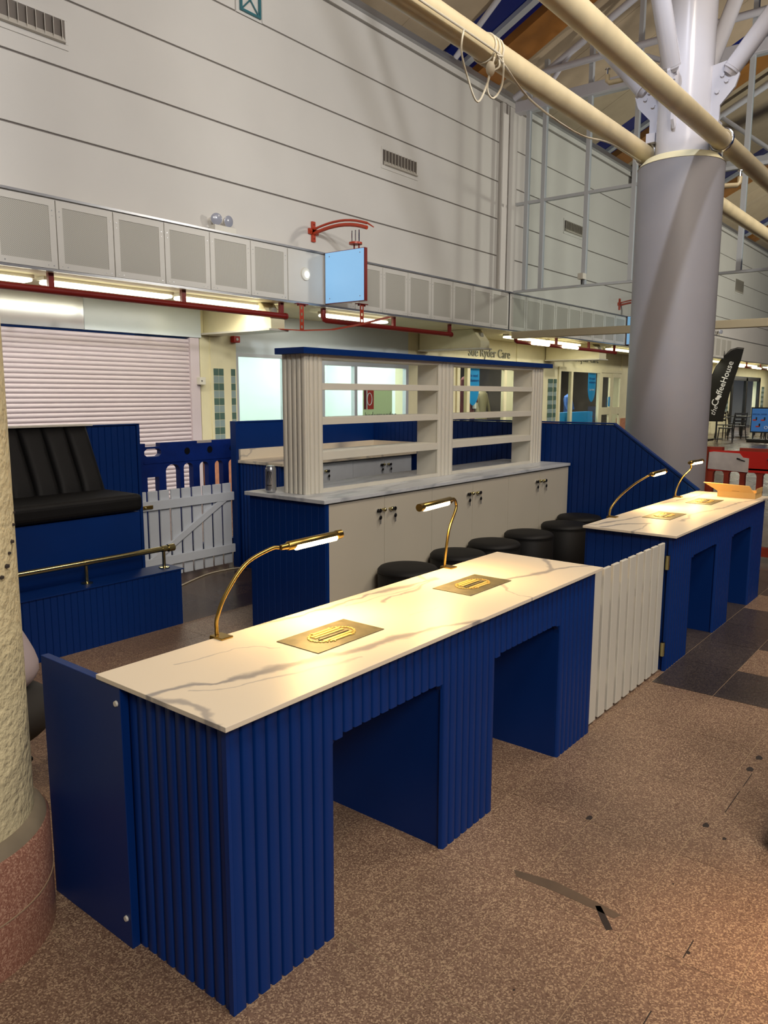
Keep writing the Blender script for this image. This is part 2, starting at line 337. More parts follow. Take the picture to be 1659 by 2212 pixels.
M['white_steel'] = mat('gloss white steel', (198, 197, 204), 0.2, var=0.02, coat=0.3)
M['tube_cream'] = mat('dusty cream pipe', (206, 189, 150), 0.38, var=0.1, vscale=5)
M['grey_wrap'] = mat('grey column wrap', (146, 143, 145), 0.5, var=0.02)
M['rail_beige'] = mat('beige steel rail', (196, 182, 152), 0.5)
M['mullion'] = mat('pale aluminium', (196, 200, 204), 0.35, 0.3)
M['timber'] = mat('varnished timber', (150, 98, 40), 0.45, var=0.2, vscale=2.5)
M['roofboard'] = mat('beige roof boards', (176, 158, 132), 0.6, var=0.05)
M['night_glass'] = mat('night skylight glass', (18, 32, 104), 0.3, spec=0.5)
M['red_steel'] = mat('dark red painted steel', (120, 26, 18), 0.4, var=0.05)
M['red_bright'] = mat('orange red painted steel', (176, 58, 28), 0.4)
M['shutter'] = mat('pale pink grey shutter', (206, 193, 197), 0.45, var=0.03, vscale=1.5)
M['fascia'] = mat('pale blue white fascia', (212, 222, 226), 0.22, var=0.02)
M['fascia_gloss'] = mat('bare glossy metal fascia', (206, 208, 208), 0.16, 0.55, var=0.05, vscale=2)
M['plaster'] = mat('rough cream plaster', (216, 204, 164), 0.7, var=0.06, vscale=10, bump=1.0, bscale=42)
M['granite'] = terrazzo('red terrazzo plinth', (152, 108, 90), (182, 142, 120), (134, 90, 74), 0.35)
M['granite_top'] = mat('plinth cement top', (132, 120, 100), 0.7, var=0.1, vscale=12)
M['floor_brown'] = terrazzo('brown terrazzo', (130, 104, 85), (176, 150, 122), (108, 83, 66), 0.42)
M['floor_dark'] = terrazzo('dark terrazzo', (66, 58, 54), (96, 86, 78), (50, 43, 40), 0.3)
M['floor_far'] = terrazzo('mixed terrazzo', (96, 80, 68), (116, 98, 84), (82, 66, 56), 0.22, True)
M['joint'] = mat('pale floor joint', (164, 142, 114), 0.7)
M['tile_green'] = mat('dark green glazed tile', (84, 108, 98), 0.25)
M['tile_pale'] = mat('pale grey glazed tile', (140, 158, 156), 0.25)
M['brick_red'] = mat('terracotta plinth', (190, 130, 98), 0.6, var=0.15, vscale=14)
M['shop_white'] = mat('bright white shop wall', (226, 240, 232), 0.6, emit=(226, 240, 232), estr=0.0)
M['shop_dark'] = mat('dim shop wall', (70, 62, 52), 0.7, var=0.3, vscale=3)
M['glass'] = glass('shop glass', refl=0.02)
M['screen_glass'] = glass('hall screen glass', (0.94, 0.97, 0.96))
M['sky_blue'] = mat('cyan blue print', (30, 150, 214), 0.5)
M['sign_blue'] = mat('pale blue sign face', (150, 198, 235), 0.45, emit=(130, 190, 240), estr=0.42)
M['tube_light'] = emis('fluorescent tube', (255, 250, 225), 5.0)
M['tube_yellow'] = emis('warm fluorescent tube', (255, 248, 200), 5.0)
M['led_warm'] = emis('warm LED strip', (255, 226, 160), 20.0)
M['lamp_white'] = emis('downlight lens', (255, 255, 250), 9.0)
M['kraft'] = mat('brown cardboard', (206, 168, 104), 0.75, var=0.06, vscale=8)
M['paper'] = mat('weathered white label', (172, 162, 152), 0.7, var=0.12, vscale=10)
M['teal'] = mat('teal painted frame', (50, 104, 112), 0.45)
M['shirt'] = mat('grey lilac cotton', (176, 162, 164), 0.85)
M['trouser'] = mat('charcoal denim', (44, 42, 40), 0.85)
M['skin'] = mat('skin', (196, 150, 124), 0.6)
M['hair'] = mat('dark brown hair', (40, 30, 24), 0.7)
M['tex_maroon'] = mat('maroon cloth', (96, 48, 44), 0.85)
M['tex_pink'] = mat('pink cloth', (206, 90, 140), 0.85)
M['tex_teal'] = mat('dark teal cloth', (34, 60, 58), 0.85)
M['tex_blue'] = mat('blue cloth', (80, 120, 190), 0.85)
M['tex_white'] = mat('white cloth', (214, 210, 204), 0.85)
M['tex_navy'] = mat('navy cloth', (30, 36, 60), 0.85)
M['tex_sand'] = mat('sand cloth', (150, 140, 110), 0.85)
M['text_grey'] = mat('silver grey lettering', (136, 136, 122), 0.4, 0.4)
M['text_white'] = mat('white print', (235, 235, 235), 0.6)
M['text_navy'] = mat('navy print', (20, 70, 140), 0.6)
def thin(name, col):
    m = bpy.data.materials.new(name); m.use_nodes = True; nt = m.node_tree
    for n in list(nt.nodes):
        if n.type == 'BSDF_PRINCIPLED': nt.nodes.remove(n)
    out = [n for n in nt.nodes if n.type == 'OUTPUT_MATERIAL'][0]
    d = N(nt, 'ShaderNodeBsdfDiffuse'); t = N(nt, 'ShaderNodeBsdfTranslucent'); d.inputs[0].default_value = lin(col); t.inputs[0].default_value = lin(col)
    mx = N(nt, 'ShaderNodeMixShader'); mx.inputs[0].default_value = 0.55
    nt.links.new(d.outputs[0], mx.inputs[1]); nt.links.new(t.outputs[0], mx.inputs[2]); nt.links.new(mx.outputs[0], out.inputs[0])
    return m
M['poster_red'] = mat('brick red print', (196, 62, 44), 0.6)
M['poster_dark'] = mat('dark red print', (112, 36, 30), 0.6)
M['poster_sage'] = thin('sage print', (206, 210, 180))
M['cable'] = mat('white cable', (206, 196, 172), 0.55)
M['speaker'] = mat('grey speaker grille', (150, 146, 130), 0.6)
M['alu_can'] = mat('silver drinks can', (186, 188, 190), 0.28, 0.85)
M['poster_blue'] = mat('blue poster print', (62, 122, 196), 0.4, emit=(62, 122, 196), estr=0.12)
M['green_lens'] = mat('lamp lens', (150, 152, 162), 0.2)
M['dirt'] = mat('black floor stain', (46, 38, 34), 0.8)
M['patch'] = mat('grey filler', (98, 82, 66), 0.6, var=0.1, vscale=20)

# ================================================================== SETTING
# ---- floor: single terrazzo tiles near the camera, plain slab beyond
floor = MB()
TX0, TX1, TY0, TY1 = -0.583, 6.0, -2.105, 2.775
FX0, FX1, FY0, FY1 = -6, 42, -9, 11
for (a, b, c, d) in ((FX0, TX0, FY0, FY1), (TX1, FX1, FY0, FY1), (TX0, TX1, FY0, TY0), (TX0, TX1, TY1, FY1)):
    floor.box(a, b, c, d, -0.12, 0.0)
fl = floor.build('floor', M['floor_far']); tag(fl, 'brown and dark terrazzo floor of the shopping hall', kind='structure')
B(TX0, TX1, TY0, TY1, -0.12, -0.0012).build('joint_bed', M['joint'], fl)
xs = [2.83-0.4875*k for k in range(7, -1, -1)]; xd = [2.83+0.4529*k for k in range(1, 8)]
xe = xs+xd; ys = [TY0+0.305*k for k in range(17)]
tm = {}
for i in range(len(xe)-1):
    for j in range(len(ys)-1):
        x0, x1 = xe[i], xe[i+1]; wdt = round(x1-x0, 3)
        dark = x0 > 2.8 and not ((i*3+j*5) % 7 in (0,) and ys[j] < 0.2)
        if x0 < 0.3 and ys[j] < -1.5: pass
        key = (wdt, dark)
        if key not in tm:
            tm[key] = B(0.0013, wdt-0.0013, 0.0013, 0.3037, -0.02, 0.0).mesh('floor_tile', M['floor_dark'] if dark else M['floor_brown'])
        piece('floor_tile', tm[key], fl, (x0, ys[j], 0))
# worn patches in the floor
def blob(name, pts, m, parent, z=0.0006):
    return MB().prism(pts, 'z', 0.0001, z).build(name, m, parent)
blob('filler_strip', [(0.958, -0.205), (0.985, -0.335), (0.972, -0.475), (0.962, -0.552), (0.935, -0.540), (0.937, -0.482), (0.940, -0.350), (0.932, -0.228)], M['patch'], fl)
blob('scuff_mark', [(0.954, -0.476), (0.963, -0.489), (0.922, -0.527), (0.888, -0.556), (0.874, -0.543), (0.903, -0.516)], M['dirt'], fl)
for cx, cy, r in ((1.39, -0.265, 0.017), (1.60, -0.60, 0.017), (1.554, -0.673, 0.010), (2.131, -0.615, 0.022), (2.261, -0.619, 0.022), (0.929, -0.75, 0.007), (0.52, -0.45, 0.004), (1.2, -0.62, 0.004)):
    blob('stain', [(cx+r*(1+0.3*math.sin(a*2.3))*math.cos(a*0.7), cy+r*0.6*math.sin(a*0.7)) for a in range(9)], M['dirt'], fl)
for x0, x1, y in ((1.73, 1.92, -0.628), (1.97, 2.10, -0.630), (0.60, 0.67, -0.742), (0.90, 0.985, -0.745)):
    blob('crack', [(x0, y-0.0012), (x1, y-0.002), (x1, y+0.001), (x0, y+0.0015)], M['dirt'], fl)

# ---- upper wall with long horizontal boards
YW = 6.2
wall = B(-6, 42, YW+0.02, YW+0.35, 2.9, 6.9).build('wall_back', M['wall_gap']); tag(wall, 'tall warm white boarded wall above the shop bulkhead', kind='structure')
rows = [(3.20, 3.967), (3.967, 4.602), (4.602, 5.238), (5.238, 5.90), (5.90, 6.57)]
bays = [(-6.0, 11.56), (12.15, 22.9), (23.4, 41.5)]
for bi, (a, b) in enumerate(bays):
    for ri, (z0, z1) in enumerate(rows):
        segs = [(a, b)]
        if bi == 0 and ri == 4: segs = [(a, 5.50), (5.93, b)]
        for s0, s1 in segs:
            B(s0, s1, YW, YW+0.04, z0+0.009, z1-0.009).build('wall_board', M['wall'], wall, bevel=0.006)
B(5.515, 5.915, YW-0.001, YW+0.04, 5.90, 6.57).build('wall_board', M['wall'], wall)
for x0, x1 in ((11.58, 11.80), (11.84, 12.13), (22.92, 23.38)):
    B(x0, x1, YW-0.05, YW+0.04, 3.2, 6.57).build('pilaster', M['wall'], wall, bevel=0.006)
B(-6, 42, YW-0.03, YW+0.3, 6.585, 6.70).build('eave_board', M['wall'], wall)
B(-6, 42, YW-0.10, YW-0.03, 6.67, 6.76).build('eave_gutter', M['steel'], wall)

# ---- roof
RS = 0.48; RY0, RZ0 = 6.45, 6.62
def rz(y): return RZ0+RS*(RY0-y)
roof = thing('ceiling', (0, 0, 6.7), 'pitched roof of beige boards, timber strips and night skylights', None, kind='structure')
def slope(x0, x1, y0, y1, d0, d1):
    return MB().prism([(y0, rz(y0)+d0), (y1, rz(y1)+d0), (y1, rz(y1)+d1), (y0, rz(y0)+d1)], 'x', x0, x1)
YR = -3.0
per = 5.85
for k in range(-2, 6):
    o = k*per
    if o+4.0 > 40: break
    n = 4; x0, x1 = 11.36+o-per, 9.78+o
    if k <= 0 or True:
        for q in range(n):
            a = x0+(x1-x0)*q/n; b = x0+(x1-x0)*(q+1)/n
            slope(a+0.004, b-0.004, RY0, YR, 0.10, 0.16).build('roof_board', M['roofboard'], roof)
    slope(9.78+o, 10.66+o, RY0, YR, 0.13, 0.15).build('skylight_pane', M['night_glass'], roof)
    slope(10.30+o, 10.44+o, RY0, YR, 0.04, 0.12).build('glazing_bar', M['mullion'], roof)
    slope(10.66+o, 11.34+o, RY0, YR, -0.02, 0.16).build('timber_rafter', M['timber'], roof)
slope(-6, 42, RY0, YR, 0.165, 0.25).build('roof_deck', M['shop_dark'], roof)
B(-6, 42, -9, YR, rz(YR)+0.1, rz(YR)+0.25).build('roof_flat', M['roofboard'], roof)

# ---- glazed screen across the hall with its steel frame
GX = 11.75
scr = thing('window_1', (GX, 0, 2.5), 'tall glazed steel screen across the hall beyond the grey column', None, kind='structure')
B(GX-0.06, GX+0.06, -8, 5.93, 2.49, 2.615).build('screen_rail', M['rail_beige'], scr, bevel=0.01)
B(GX-0.03, GX+0.03, -8, 5.93, 3.305, 3.345).build('transom', M['mullion'], scr)
B(GX-0.035, GX+0.035, -8, 5.93, 4.815, 4.865).build('transom', M['mullion'], scr)
B(GX-0.10, GX+0.10, -8, 5.95, 6.36, 6.54).build('top_beam', M['white_steel'], scr, bevel=0.008)
my = [5.72, 5.40, 4.585, 3.77, 2.95, 2.085, 1.27, 0.45, -0.37, -1.19, -2.01]
for y in my:
    wd = 0.035
    B(GX-0.04, GX+0.04, y-wd, y+wd, 3.345, min(rz(y), 9.4)).build('mullion', M['mullion'], scr)
ye = my+[-8]
for i in range(len(my)):
    y1, y0 = my[i]-0.035, ye[i+1]+0.035
    for z0, z1 in ((3.345, 4.815), (4.865, 6.36)):
        B(GX-0.004, GX+0.004, y0, y1, z0, z1).build('pane', M['screen_glass'], scr)
for a, b in ((5.93, 3.77), (3.77, 1.27), (1.27, -2.01), (-2.01, -8)):
    B(GX-0.004, GX+0.004, b, a, 2.615, 3.305).build('pane', M['screen_glass'], scr)
MB().cyl((GX-0.1, 5.9, 6.9), (GX-0.1, -4, 6.9), 0.055, n=14).build('chord_tube', M['white_steel'], scr, smooth=40)
MB().cyl((GX-0.05, 6.0, 6.62), (GX-0.05, -2.5, rz(-2.5)-0.18), 0.06, n=12).build('rafter_tube', M['white_steel'], scr, smooth=40)
for y0, z0, y1 in ((5.5, 6.5, 4.9), (3.2, 6.5, 4.7), (3.2, 6.5, 1.7), (0.2, 6.5, 1.6)):
    MB().cyl((GX-0.05, y0, z0), (GX-0.05, y1, rz(y1)-0.2), 0.04, n=10).build('brace_tube', M['white_steel'], scr, smooth=40)
# second frame further down the hall
scr2 = thing('trim_2', (17.6, 0, 6.4), 'white steel roof truss further down the hall behind the glazed screen', None, kind='structure')
B(17.5, 17.7, -6, 6.1, 6.36, 6.52).build('truss_beam', M['white_steel'], scr2)
MB().cyl((17.6, 6.1, 6.62), (17.6, -2.5, rz(-2.5)-0.2), 0.07, n=12).build('truss_rafter', M['white_steel'], scr2, smooth=40)
for y0, y1 in ((5.0, 4.3), (3.0, 4.2), (3.0, 1.6), (0.4, 1.5)):
    MB().cyl((17.6, y0, 6.5), (17.6, y1, rz(y1)-0.2), 0.045, n=10).build('truss_brace', M['white_steel'], scr2, smooth=40)
stt = thing('trim_3', (9.84, 6.0, 6.75), 'thin white roof strut rising from the eave', None, kind='structure')
MB().cyl((9.86, 6.02, 6.72), (9.70, 5.1, 7.32), 0.045, n=12).build('strut', M['white_steel'], stt, smooth=40)

# ---- bulkhead with perforated panels
PW = 0.6145; BZ0, BZ1, BY = 2.645, 3.312, 6.0
bulk = B(-6, 42, BY+0.02, YW+0.02, BZ0+0.015, BZ1).build('trim_1', M['panel']); tag(bulk, 'long grey white metal bulkhead above the shopfronts', kind='structure')
B(-6, 42, BY-0.012, BY+0.03, BZ1, BZ1+0.022).build('cover_strip', M['steel'], bulk)
B(-6, 42, BY-0.005, BY+0.03, BZ0-0.012, BZ0+0.012).build('cover_strip', M['steel'], bulk)
B(-6, 42, BY+0.02, 7.52, BZ0-0.01, BZ0+0.02).build('soffit', M['cream'], bulk)
def pmesh():
    W, H = PW-0.012, BZ1-BZ0-0.03
    fr = MB(); b = 0.062
    fr.box(0, b, 0, 0.02, 0, H); fr.box(W-b, W, 0, 0.02, 0, H); fr.box(b, W-b, 0, 0.02, 0, b); fr.box(b, W-b, 0, 0.02, H-b, H)
    ins = MB().box(b, W-b, 0.006, 0.02, b, H-b)
    sc = MB()
    for x, z, r in ((b*.5, H-0.10, .006), (b*.5, H-0.15, .004), (W-b*.5, H-0.10, .006), (W-b*.5, H-0.15, .004), (b*.6, b*.45, .004), (b*1.5, b*.45, .006), (W-b*1.5, b*.45, .004), (W-b*.6, b*.45, .006)):
        sc.cyl((x, -0.003, z), (x, 0.0, z), r, n=8)
    return fr.mesh('bulkhead_panel', M['panel']), ins.mesh('perforated_insert', M['perf']), sc.mesh('screw_heads', M['steel'])
pf, pi, ps = pmesh()
def panel(x):
    z = BZ0+0.016
    p = piece('bulkhead_panel', pf, bulk, (x+0.006, BY, z)); piece('perforated_insert', pi, p, (x+0.006, BY, z)); q = piece('screw_heads', ps, p, (x+0.006, BY, z)); q['kind'] = 'stuff'
for k in range(-6, 5): panel(3.017+PW*k)
for k in range(8): panel(6.785+PW*k)
for k in range(9): panel(11.73+PW*k)
for k in range(11, 24): panel(11.73+PW*k)
for x0, x1 in ((6.705, 6.780), (17.27, 18.46)):
    pass
so = B(6.10, 6.742, BY, BY+0.02, BZ0+0.016, BZ1-0.014).build('solid_panel', M['panel'], bulk)
B(17.28, 18.46, BY, BY+0.02, BZ0+0.016, BZ1-0.014).build('solid_panel', M['panel'], bulk)
B(11.70, 11.725, BY-0.003, BY+0.02, BZ0+0.01, BZ1).build('corner_strip', M['dark'], bulk)

# ---- shopfronts under the bulkhead (plane Y = 7.5)
SY = 7.5
# fascia band and piers of the shop row
wsh = B(6.45, 10.64, SY, SY+0.08, 2.06, BZ0).build('wall_shops', M['fascia']); tag(wsh, 'pale fascia wall over the vacant shop windows', kind='structure')
B(-6, 1.5, SY, SY+0.1, 0, BZ0).build('wall_infill', M['cream'], wsh)
B(10.64, 12.25, SY, SY+0.3, 0, BZ0).build('wall_pier', M['cream'], wsh)
B(14.75, 16.84, SY, SY+0.3, 0, BZ0).build('wall_pier', M['cream'], wsh)
B(20.95, 32.4, SY, SY+0.3, 0, BZ0).build('wall_pier', M['cream'], wsh)
B(32.4, 37.2, SY, SY+0.3, 2.25, BZ0).build('wall_lintel', M['cream'], wsh)
B(37.2, 42, SY, SY+0.3, 0, BZ0).build('wall_pier', M['cream'], wsh)
B(5.83, 6.45, SY-0.02, SY+0.3, 0, BZ0).build('wall_pier', M['cream'], wsh)
B(12.25, 14.75, SY+0.02, SY+0.1, 2.13, BZ0).build('shop_fascia', M['cream'], wsh)
B(16.84, 20.95, SY+0.02, SY+0.1, 2.17, BZ0).build('shop_fascia', M['cream'], wsh)
# pier plinths
for x0, x1 in ((5.83, 6.46), (10.6, 12.27), (14.72, 16.86), (20.93, 22.5)):
    B(x0, x1, SY-0.05, SY+0.1, 0, 0.80).build('pier_plinth', M['brick_red'], wsh)
# checked tile strips on the piers
def tile_strip(x0, x1, y, zt, n, h, shift=0):
    cols = 2 if x1-x0 > 0.12 else 1
    wdt = (x1-x0)/cols
    ms = [B(0.002, wdt-0.002, 0, 0.02, 0.002, h-0.002).mesh('wall_tile', M[q]) for q in ('tile_green', 'tile_pale')]
    for i in range(n):
        for c in range(cols):
            piece('wall_tile', ms[(i+shift+(1 if c and False else 0)) % 2], wsh, (x0+c*wdt, y, zt-(i+1)*h))
tile_strip(6.04, 6.225, SY-0.041, 1.83, 10, 0.103); tile_strip(6.355, 6.44, SY-0.041, 1.83, 10, 0.103)
tile_strip(11.14, 11.36, SY-0.021, 1.86, 10, 0.104)
tile_strip(16.32, 16.56, SY-0.021, 1.86, 10, 0.104); tile_strip(16.62, 16.76, SY-0.021, 1.86, 10, 0.104)
tile_strip(31.7, 32.1, SY-0.021, 1.86, 10, 0.104); tile_strip(37.5, 37.9, SY-0.021, 1.86, 10, 0.104)
B(6.0, 6.46, SY-0.04, SY-0.02, 0.80, 2.30).build('pier_face', M['cream'], wsh)
# pier beams carrying small speakers
def pier_beam(x0, x1, label):
    t = thing('pier_beam', (x0, 6.9, 2.3), label, 'beam', 'beams under the bulkhead')
    MB().prism([(6.30, BZ0-0.012), (6.12, 2.42), (6.12, 2.30), (7.47, 2.30), (7.47, BZ0-0.012)][::-1], 'x', x0, x1).build('beam_body', M['cream'], t, bevel=0.006)
    B(x0-0.06, x1+0.04, 6.09, 7.46, 2.275, 2.298).build('cable_tray', M['white'], t)
    c = Vector(((x0+x1)/2, 6.215, 2.525)); nrm = Vector((0, -0.78, -0.62)).normalized()
    nrm = Vector((0, -(BZ0-2.42), 0.18)).normalized(); nrm = Vector((0, -abs(nrm.y), -0.0))
    MB().cyl(c+Vector((0, 0.03, 0)), c+Vector((0, -0.03, 0.0)), 0.055, 0.05, n=20).build('speaker_cone', M['speaker'], t, smooth=40)
    return t
pier_beam(5.90, 6.14, 'cream beam with round speaker beside the shuttered shop')
pier_beam(10.95, 11.25, 'cream chamfered beam just right of the vacant shop windows')
pier_beam(16.1, 16.5, 'cream chamfered beam in front of the farther charity shop window')
# roller shutter
sh = thing('roller_shutter', (1.5, SY, 0), 'closed pale pink grey roller shutter left of the vacant shop', 'shutter')
nsl = 39; hs = 2.21/nsl
prof = [(0, 0), (-0.010, hs*.12), (-0.018, hs*.35), (-0.018, hs*.65), (-0.010, hs*.88), (0, hs), (0.004, hs), (0.004, 0)]
sm = MB().prism(prof[::-1], 'x', 0, 4.15).mesh('shutter_slat', M['shutter'], smooth=50)
for i in range(nsl): piece('shutter_slat', sm, sh, (1.5, SY, i*hs))
B(5.65, 5.80, SY-0.05, SY+0.06, 0, 2.23).build('guide_channel', M['shutter'], sh, bevel=0.004)
B(1.40, 1.5, SY-0.05, SY+0.06, 0, 2.23).build('guide_channel', M['shutter'], sh, bevel=0.004)
kb = B(5.74, 5.84, SY-0.12, SY-0.05, 1.60, 1.70).build('key_switch', M['white'], sh, bevel=0.004); B(5.765, 5.78, SY-0.125, SY-0.12, 1.64, 1.66).build('keyhole', M['dark'], kb)
fa = thing('shop_fascia_panel', (1.4, SY, 2.24), 'blank pale fascia panel over the roller shutter', 'fascia')
B(1.4, 4.10, SY-0.06, SY+0.05, 2.235, BZ0-0.012).build('bare_metal_sheet', M['fascia_gloss'], fa)
B(4.105, 5.83, SY-0.06, SY+0.05, 2.235, BZ0-0.012).build('painted_sheet', M['fascia'], fa)

# vacant white shop: windows and a bright room behind them
rm = thing('wall_room', (6.45, 9, 0), 'bright white empty shop room behind the glass', None, kind='structure')
B(6.3, 10.8, 9.6, 9.7, 0, 2.8).build('room_wall', M['shop_white'], rm); B(6.3, 6.4, SY+0.3, 9.6, 0, 2.8).build('room_wall', M['shop_white'], rm)
B(10.7, 10.8, SY+0.3, 9.6, 0, 2.8).build('room_wall', M['shop_white'], rm); B(6.3, 10.8, SY+0.09, 9.7, 2.62, 2.72).build('room_ceiling', M['shop_white'], rm)
def window(name, x0, x1, z0, z1, label, muls=(), trans=(), fm='mullion', fw_=0.05):
    t = thing(name, (x0, SY, z0), label, None, kind='structure')
    B(x0, x0+fw_, SY-0.03, SY+0.05, z0, z1).build('window_frame', M[fm], t); B(x1-fw_, x1, SY-0.03, SY+0.05, z0, z1).build('window_frame', M[fm], t)
    B(x0+fw_, x1-fw_, SY-0.03, SY+0.05, z1-fw_, z1).build('window_frame', M[fm], t); B(x0+fw_, x1-fw_, SY-0.03, SY+0.05, z0, z0+fw_).build('window_frame', M[fm], t)
    e = [x0+fw_]+[v for m in muls for v in (m-fw_/2, m+fw_/2)]+[x1-fw_]
    for m in muls: B(m-fw_/2, m+fw_/2, SY-0.03, SY+0.05, z0+fw_, z1-fw_).build('window_mullion', M[fm], t)
    for i in range(0, len(e), 2): B(e[i], e[i+1], SY+0.0, SY+0.008, z0+fw_, z1-fw_).build('pane', M['glass'], t)
    for z in trans: B(x0+fw_, x1-fw_, SY-0.028, SY+0.048, z-0.02, z+0.02).build('window_transom', M[fm], t)
    return t
window('window_2', 6.46, 7.46, 0.35, 2.06, 'shop window with grey frame left of the shelf unit')
window('window_3', 7.46, 10.62, 0.35, 2.02, 'wide vacant shop window seen through the shelf unit', muls=(8.3, 9.12), fw_=0.075)
for x0, x1 in ((6.3, 10.8),): B(x0, x1, SY, SY+0.2, 0, 0.35).build('stall_riser', M['fascia'], wsh)
for x in (7.2, 9.7):
    l = thing('ceiling_light', (x, 8.6, 2.6), 'fluorescent ceiling light in the vacant shop, %s of the two' % ('left' if x < 8 else 'right'), 'light', 'vacant shop lights')
    B(x-0.6, x+0.6, 8.53, 8.67, 2.57, 2.615).build('light_body', M['white'], l); MB().cyl((x-0.58, 8.6, 2.555), (x+0.58, 8.6, 2.555), 0.014, n=8).build('light_tube', M['tube_light'], l)
    area('shop_light', (x, 8.6, 2.5), (x, 8.7, 0), (1.6, 0.8), 46, (0.97, 1.0, 0.985))
pn = thing('window_poster', (9.3, 7.53, 1.1), 'sage and red letting-agent board inside the vacant shop window', 'poster')
B(9.42, 10.24, 7.56, 7.575, 0.95, 1.60).build('poster_board', M['poster_sage'], pn)
B(9.435, 9.50, 7.552, 7.56, 1.21, 1.58).build('logo_bar', M['poster_dark'], pn); B(9.51, 9.70, 7.552, 7.56, 1.21, 1.58).build('logo_square', M['poster_red'], pn)
B(9.495, 9.517, 7.548, 7.556, 1.21, 1.58).build('logo_line', M['text_white'], pn)
MB().tube([(9.582+0.066*math.cos(a*math.pi/10), 7.551, 1.39+0.105*math.sin(a*math.pi/10)) for a in range(20)], 0.008, 6, True).build('logo_ring', M['text_white'], pn)
text_mesh('poster_text', 'bedermondon', 0.16, M['text_grey'], pn, (9.45, 7.552, 1.05), (1, 0, 0), (0, 0, 1), 0.002)

# charity shop: frames, glass, dim room with a few goods
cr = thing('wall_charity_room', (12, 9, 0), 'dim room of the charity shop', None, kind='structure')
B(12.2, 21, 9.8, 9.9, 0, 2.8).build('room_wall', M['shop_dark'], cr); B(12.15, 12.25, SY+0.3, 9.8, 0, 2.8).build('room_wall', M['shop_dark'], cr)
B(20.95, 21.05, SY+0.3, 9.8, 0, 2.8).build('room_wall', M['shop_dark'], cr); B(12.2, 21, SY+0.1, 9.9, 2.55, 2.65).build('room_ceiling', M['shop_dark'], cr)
window('window_4', 12.27, 14.73, 0.30, 2.13, 'cream framed charity shop window seen through the shelf unit', muls=(12.70, 14.22), fm='cream', fw_=0.11)
window('window_5', 16.86, 19.45, 0.30, 2.17, 'farther cream framed charity shop window left of the double doors', muls=(17.62,), fm='cream', fw_=0.11)
B(12.25, 14.75, SY, SY+0.15, 0, 0.3).build('stall_riser', M['cream'], wsh); B(16.84, 19.45, SY, SY+0.15, 0, 0.3).build('stall_riser', M['cream'], wsh)
dr = thing('door_1', (19.45, SY, 0), 'cream double doors with tall glass of the charity shop', None, kind='structure')
B(19.45, 20.95, SY-0.03, SY+0.07, 2.08, 2.17).build('door_head', M['cream'], dr)
for x0, x1 in ((19.47, 20.19), (20.21, 20.93)):
    L_ = MB(); L_.box(x0, x0+.11, SY-.02, SY+.03, 0, 2.07); L_.box(x1-.11, x1, SY-.02, SY+.03, 0, 2.07)
    for z0, z1 in ((0, .2), (0.93, 1.13), (1.96, 2.07)): L_.box(x0+.11, x1-.11, SY-.02, SY+.03, z0, z1)
    lf = L_.build('door_leaf', M['cream'], dr)
    B(x0+.11, x1-.11, SY, SY+.008, .2, .93).build('pane', M['glass'], lf); B(x0+.11, x1-.11, SY, SY+.008, 1.13, 1.96).build('pane', M['glass'], lf)
B(20.0, 20.1, SY-0.03, SY-0.022, 1.15, 1.42).build('door_sticker', M['sky_blue'], dr)
for i, (x, z, nm) in enumerate(((12.72, 2.30, 'nearer'), (17.55, 2.36, 'farther'))):
    t = thing('shop_sign', (x, SY, z), 'grey metal lettering over the %s charity shop window' % nm, 'sign', 'charity shop signs')
    text_mesh('sign_lettering', 'Sue Ryder Care', 0.27, M['text_grey'], t, (x, SY+0.012, z-0.03), (1, 0, 0), (0, 0, 1), 0.012)
def pennant(x, zt, y, label):
    t = thing('hanging_pennant', (x, y, zt-0.75), label, 'banner', 'cyan window pennants')
    pts = [(x-0.24, zt)]+[(x-0.24, zt-0.35)]+[(x-0.24*math.cos(a*math.pi/2/6), zt-0.35-0.42*math.sin(a*math.pi/2/6)) for a in range(1, 6)]
    pts += [(x, zt-0.78)]+[(x+0.24*math.cos(a*math.pi/2/6), zt-0.35-0.42*math.sin(a*math.pi/2/6)) for a in range(5, 0, -1)]+[(x+0.24, zt-0.35), (x+0.24, zt)]
    MB().prism(pts, 'y', y, y+0.012).build('pennant_cloth', M['sky_blue'], t)
    text_mesh('pennant_text', 'We need\nvolunteers', 0.10, M['text_navy'], t, (x-0.20, y-0.004, zt-0.18), (1, 0, 0), (0, 0, 1), 0.001)
    text_mesh('pennant_text', 'Sue Ryder', 0.08, M['text_white'], t, (x-0.17, y-0.004, zt-0.47), (1, 0, 0), (0, 0, 1), 0.001)
pennant(13.02, 2.02, 7.56, 'cyan volunteer pennant in the nearer charity shop window')
pennant(19.05, 2.06, 7.56, 'cyan volunteer pennant beside the charity shop double doors')
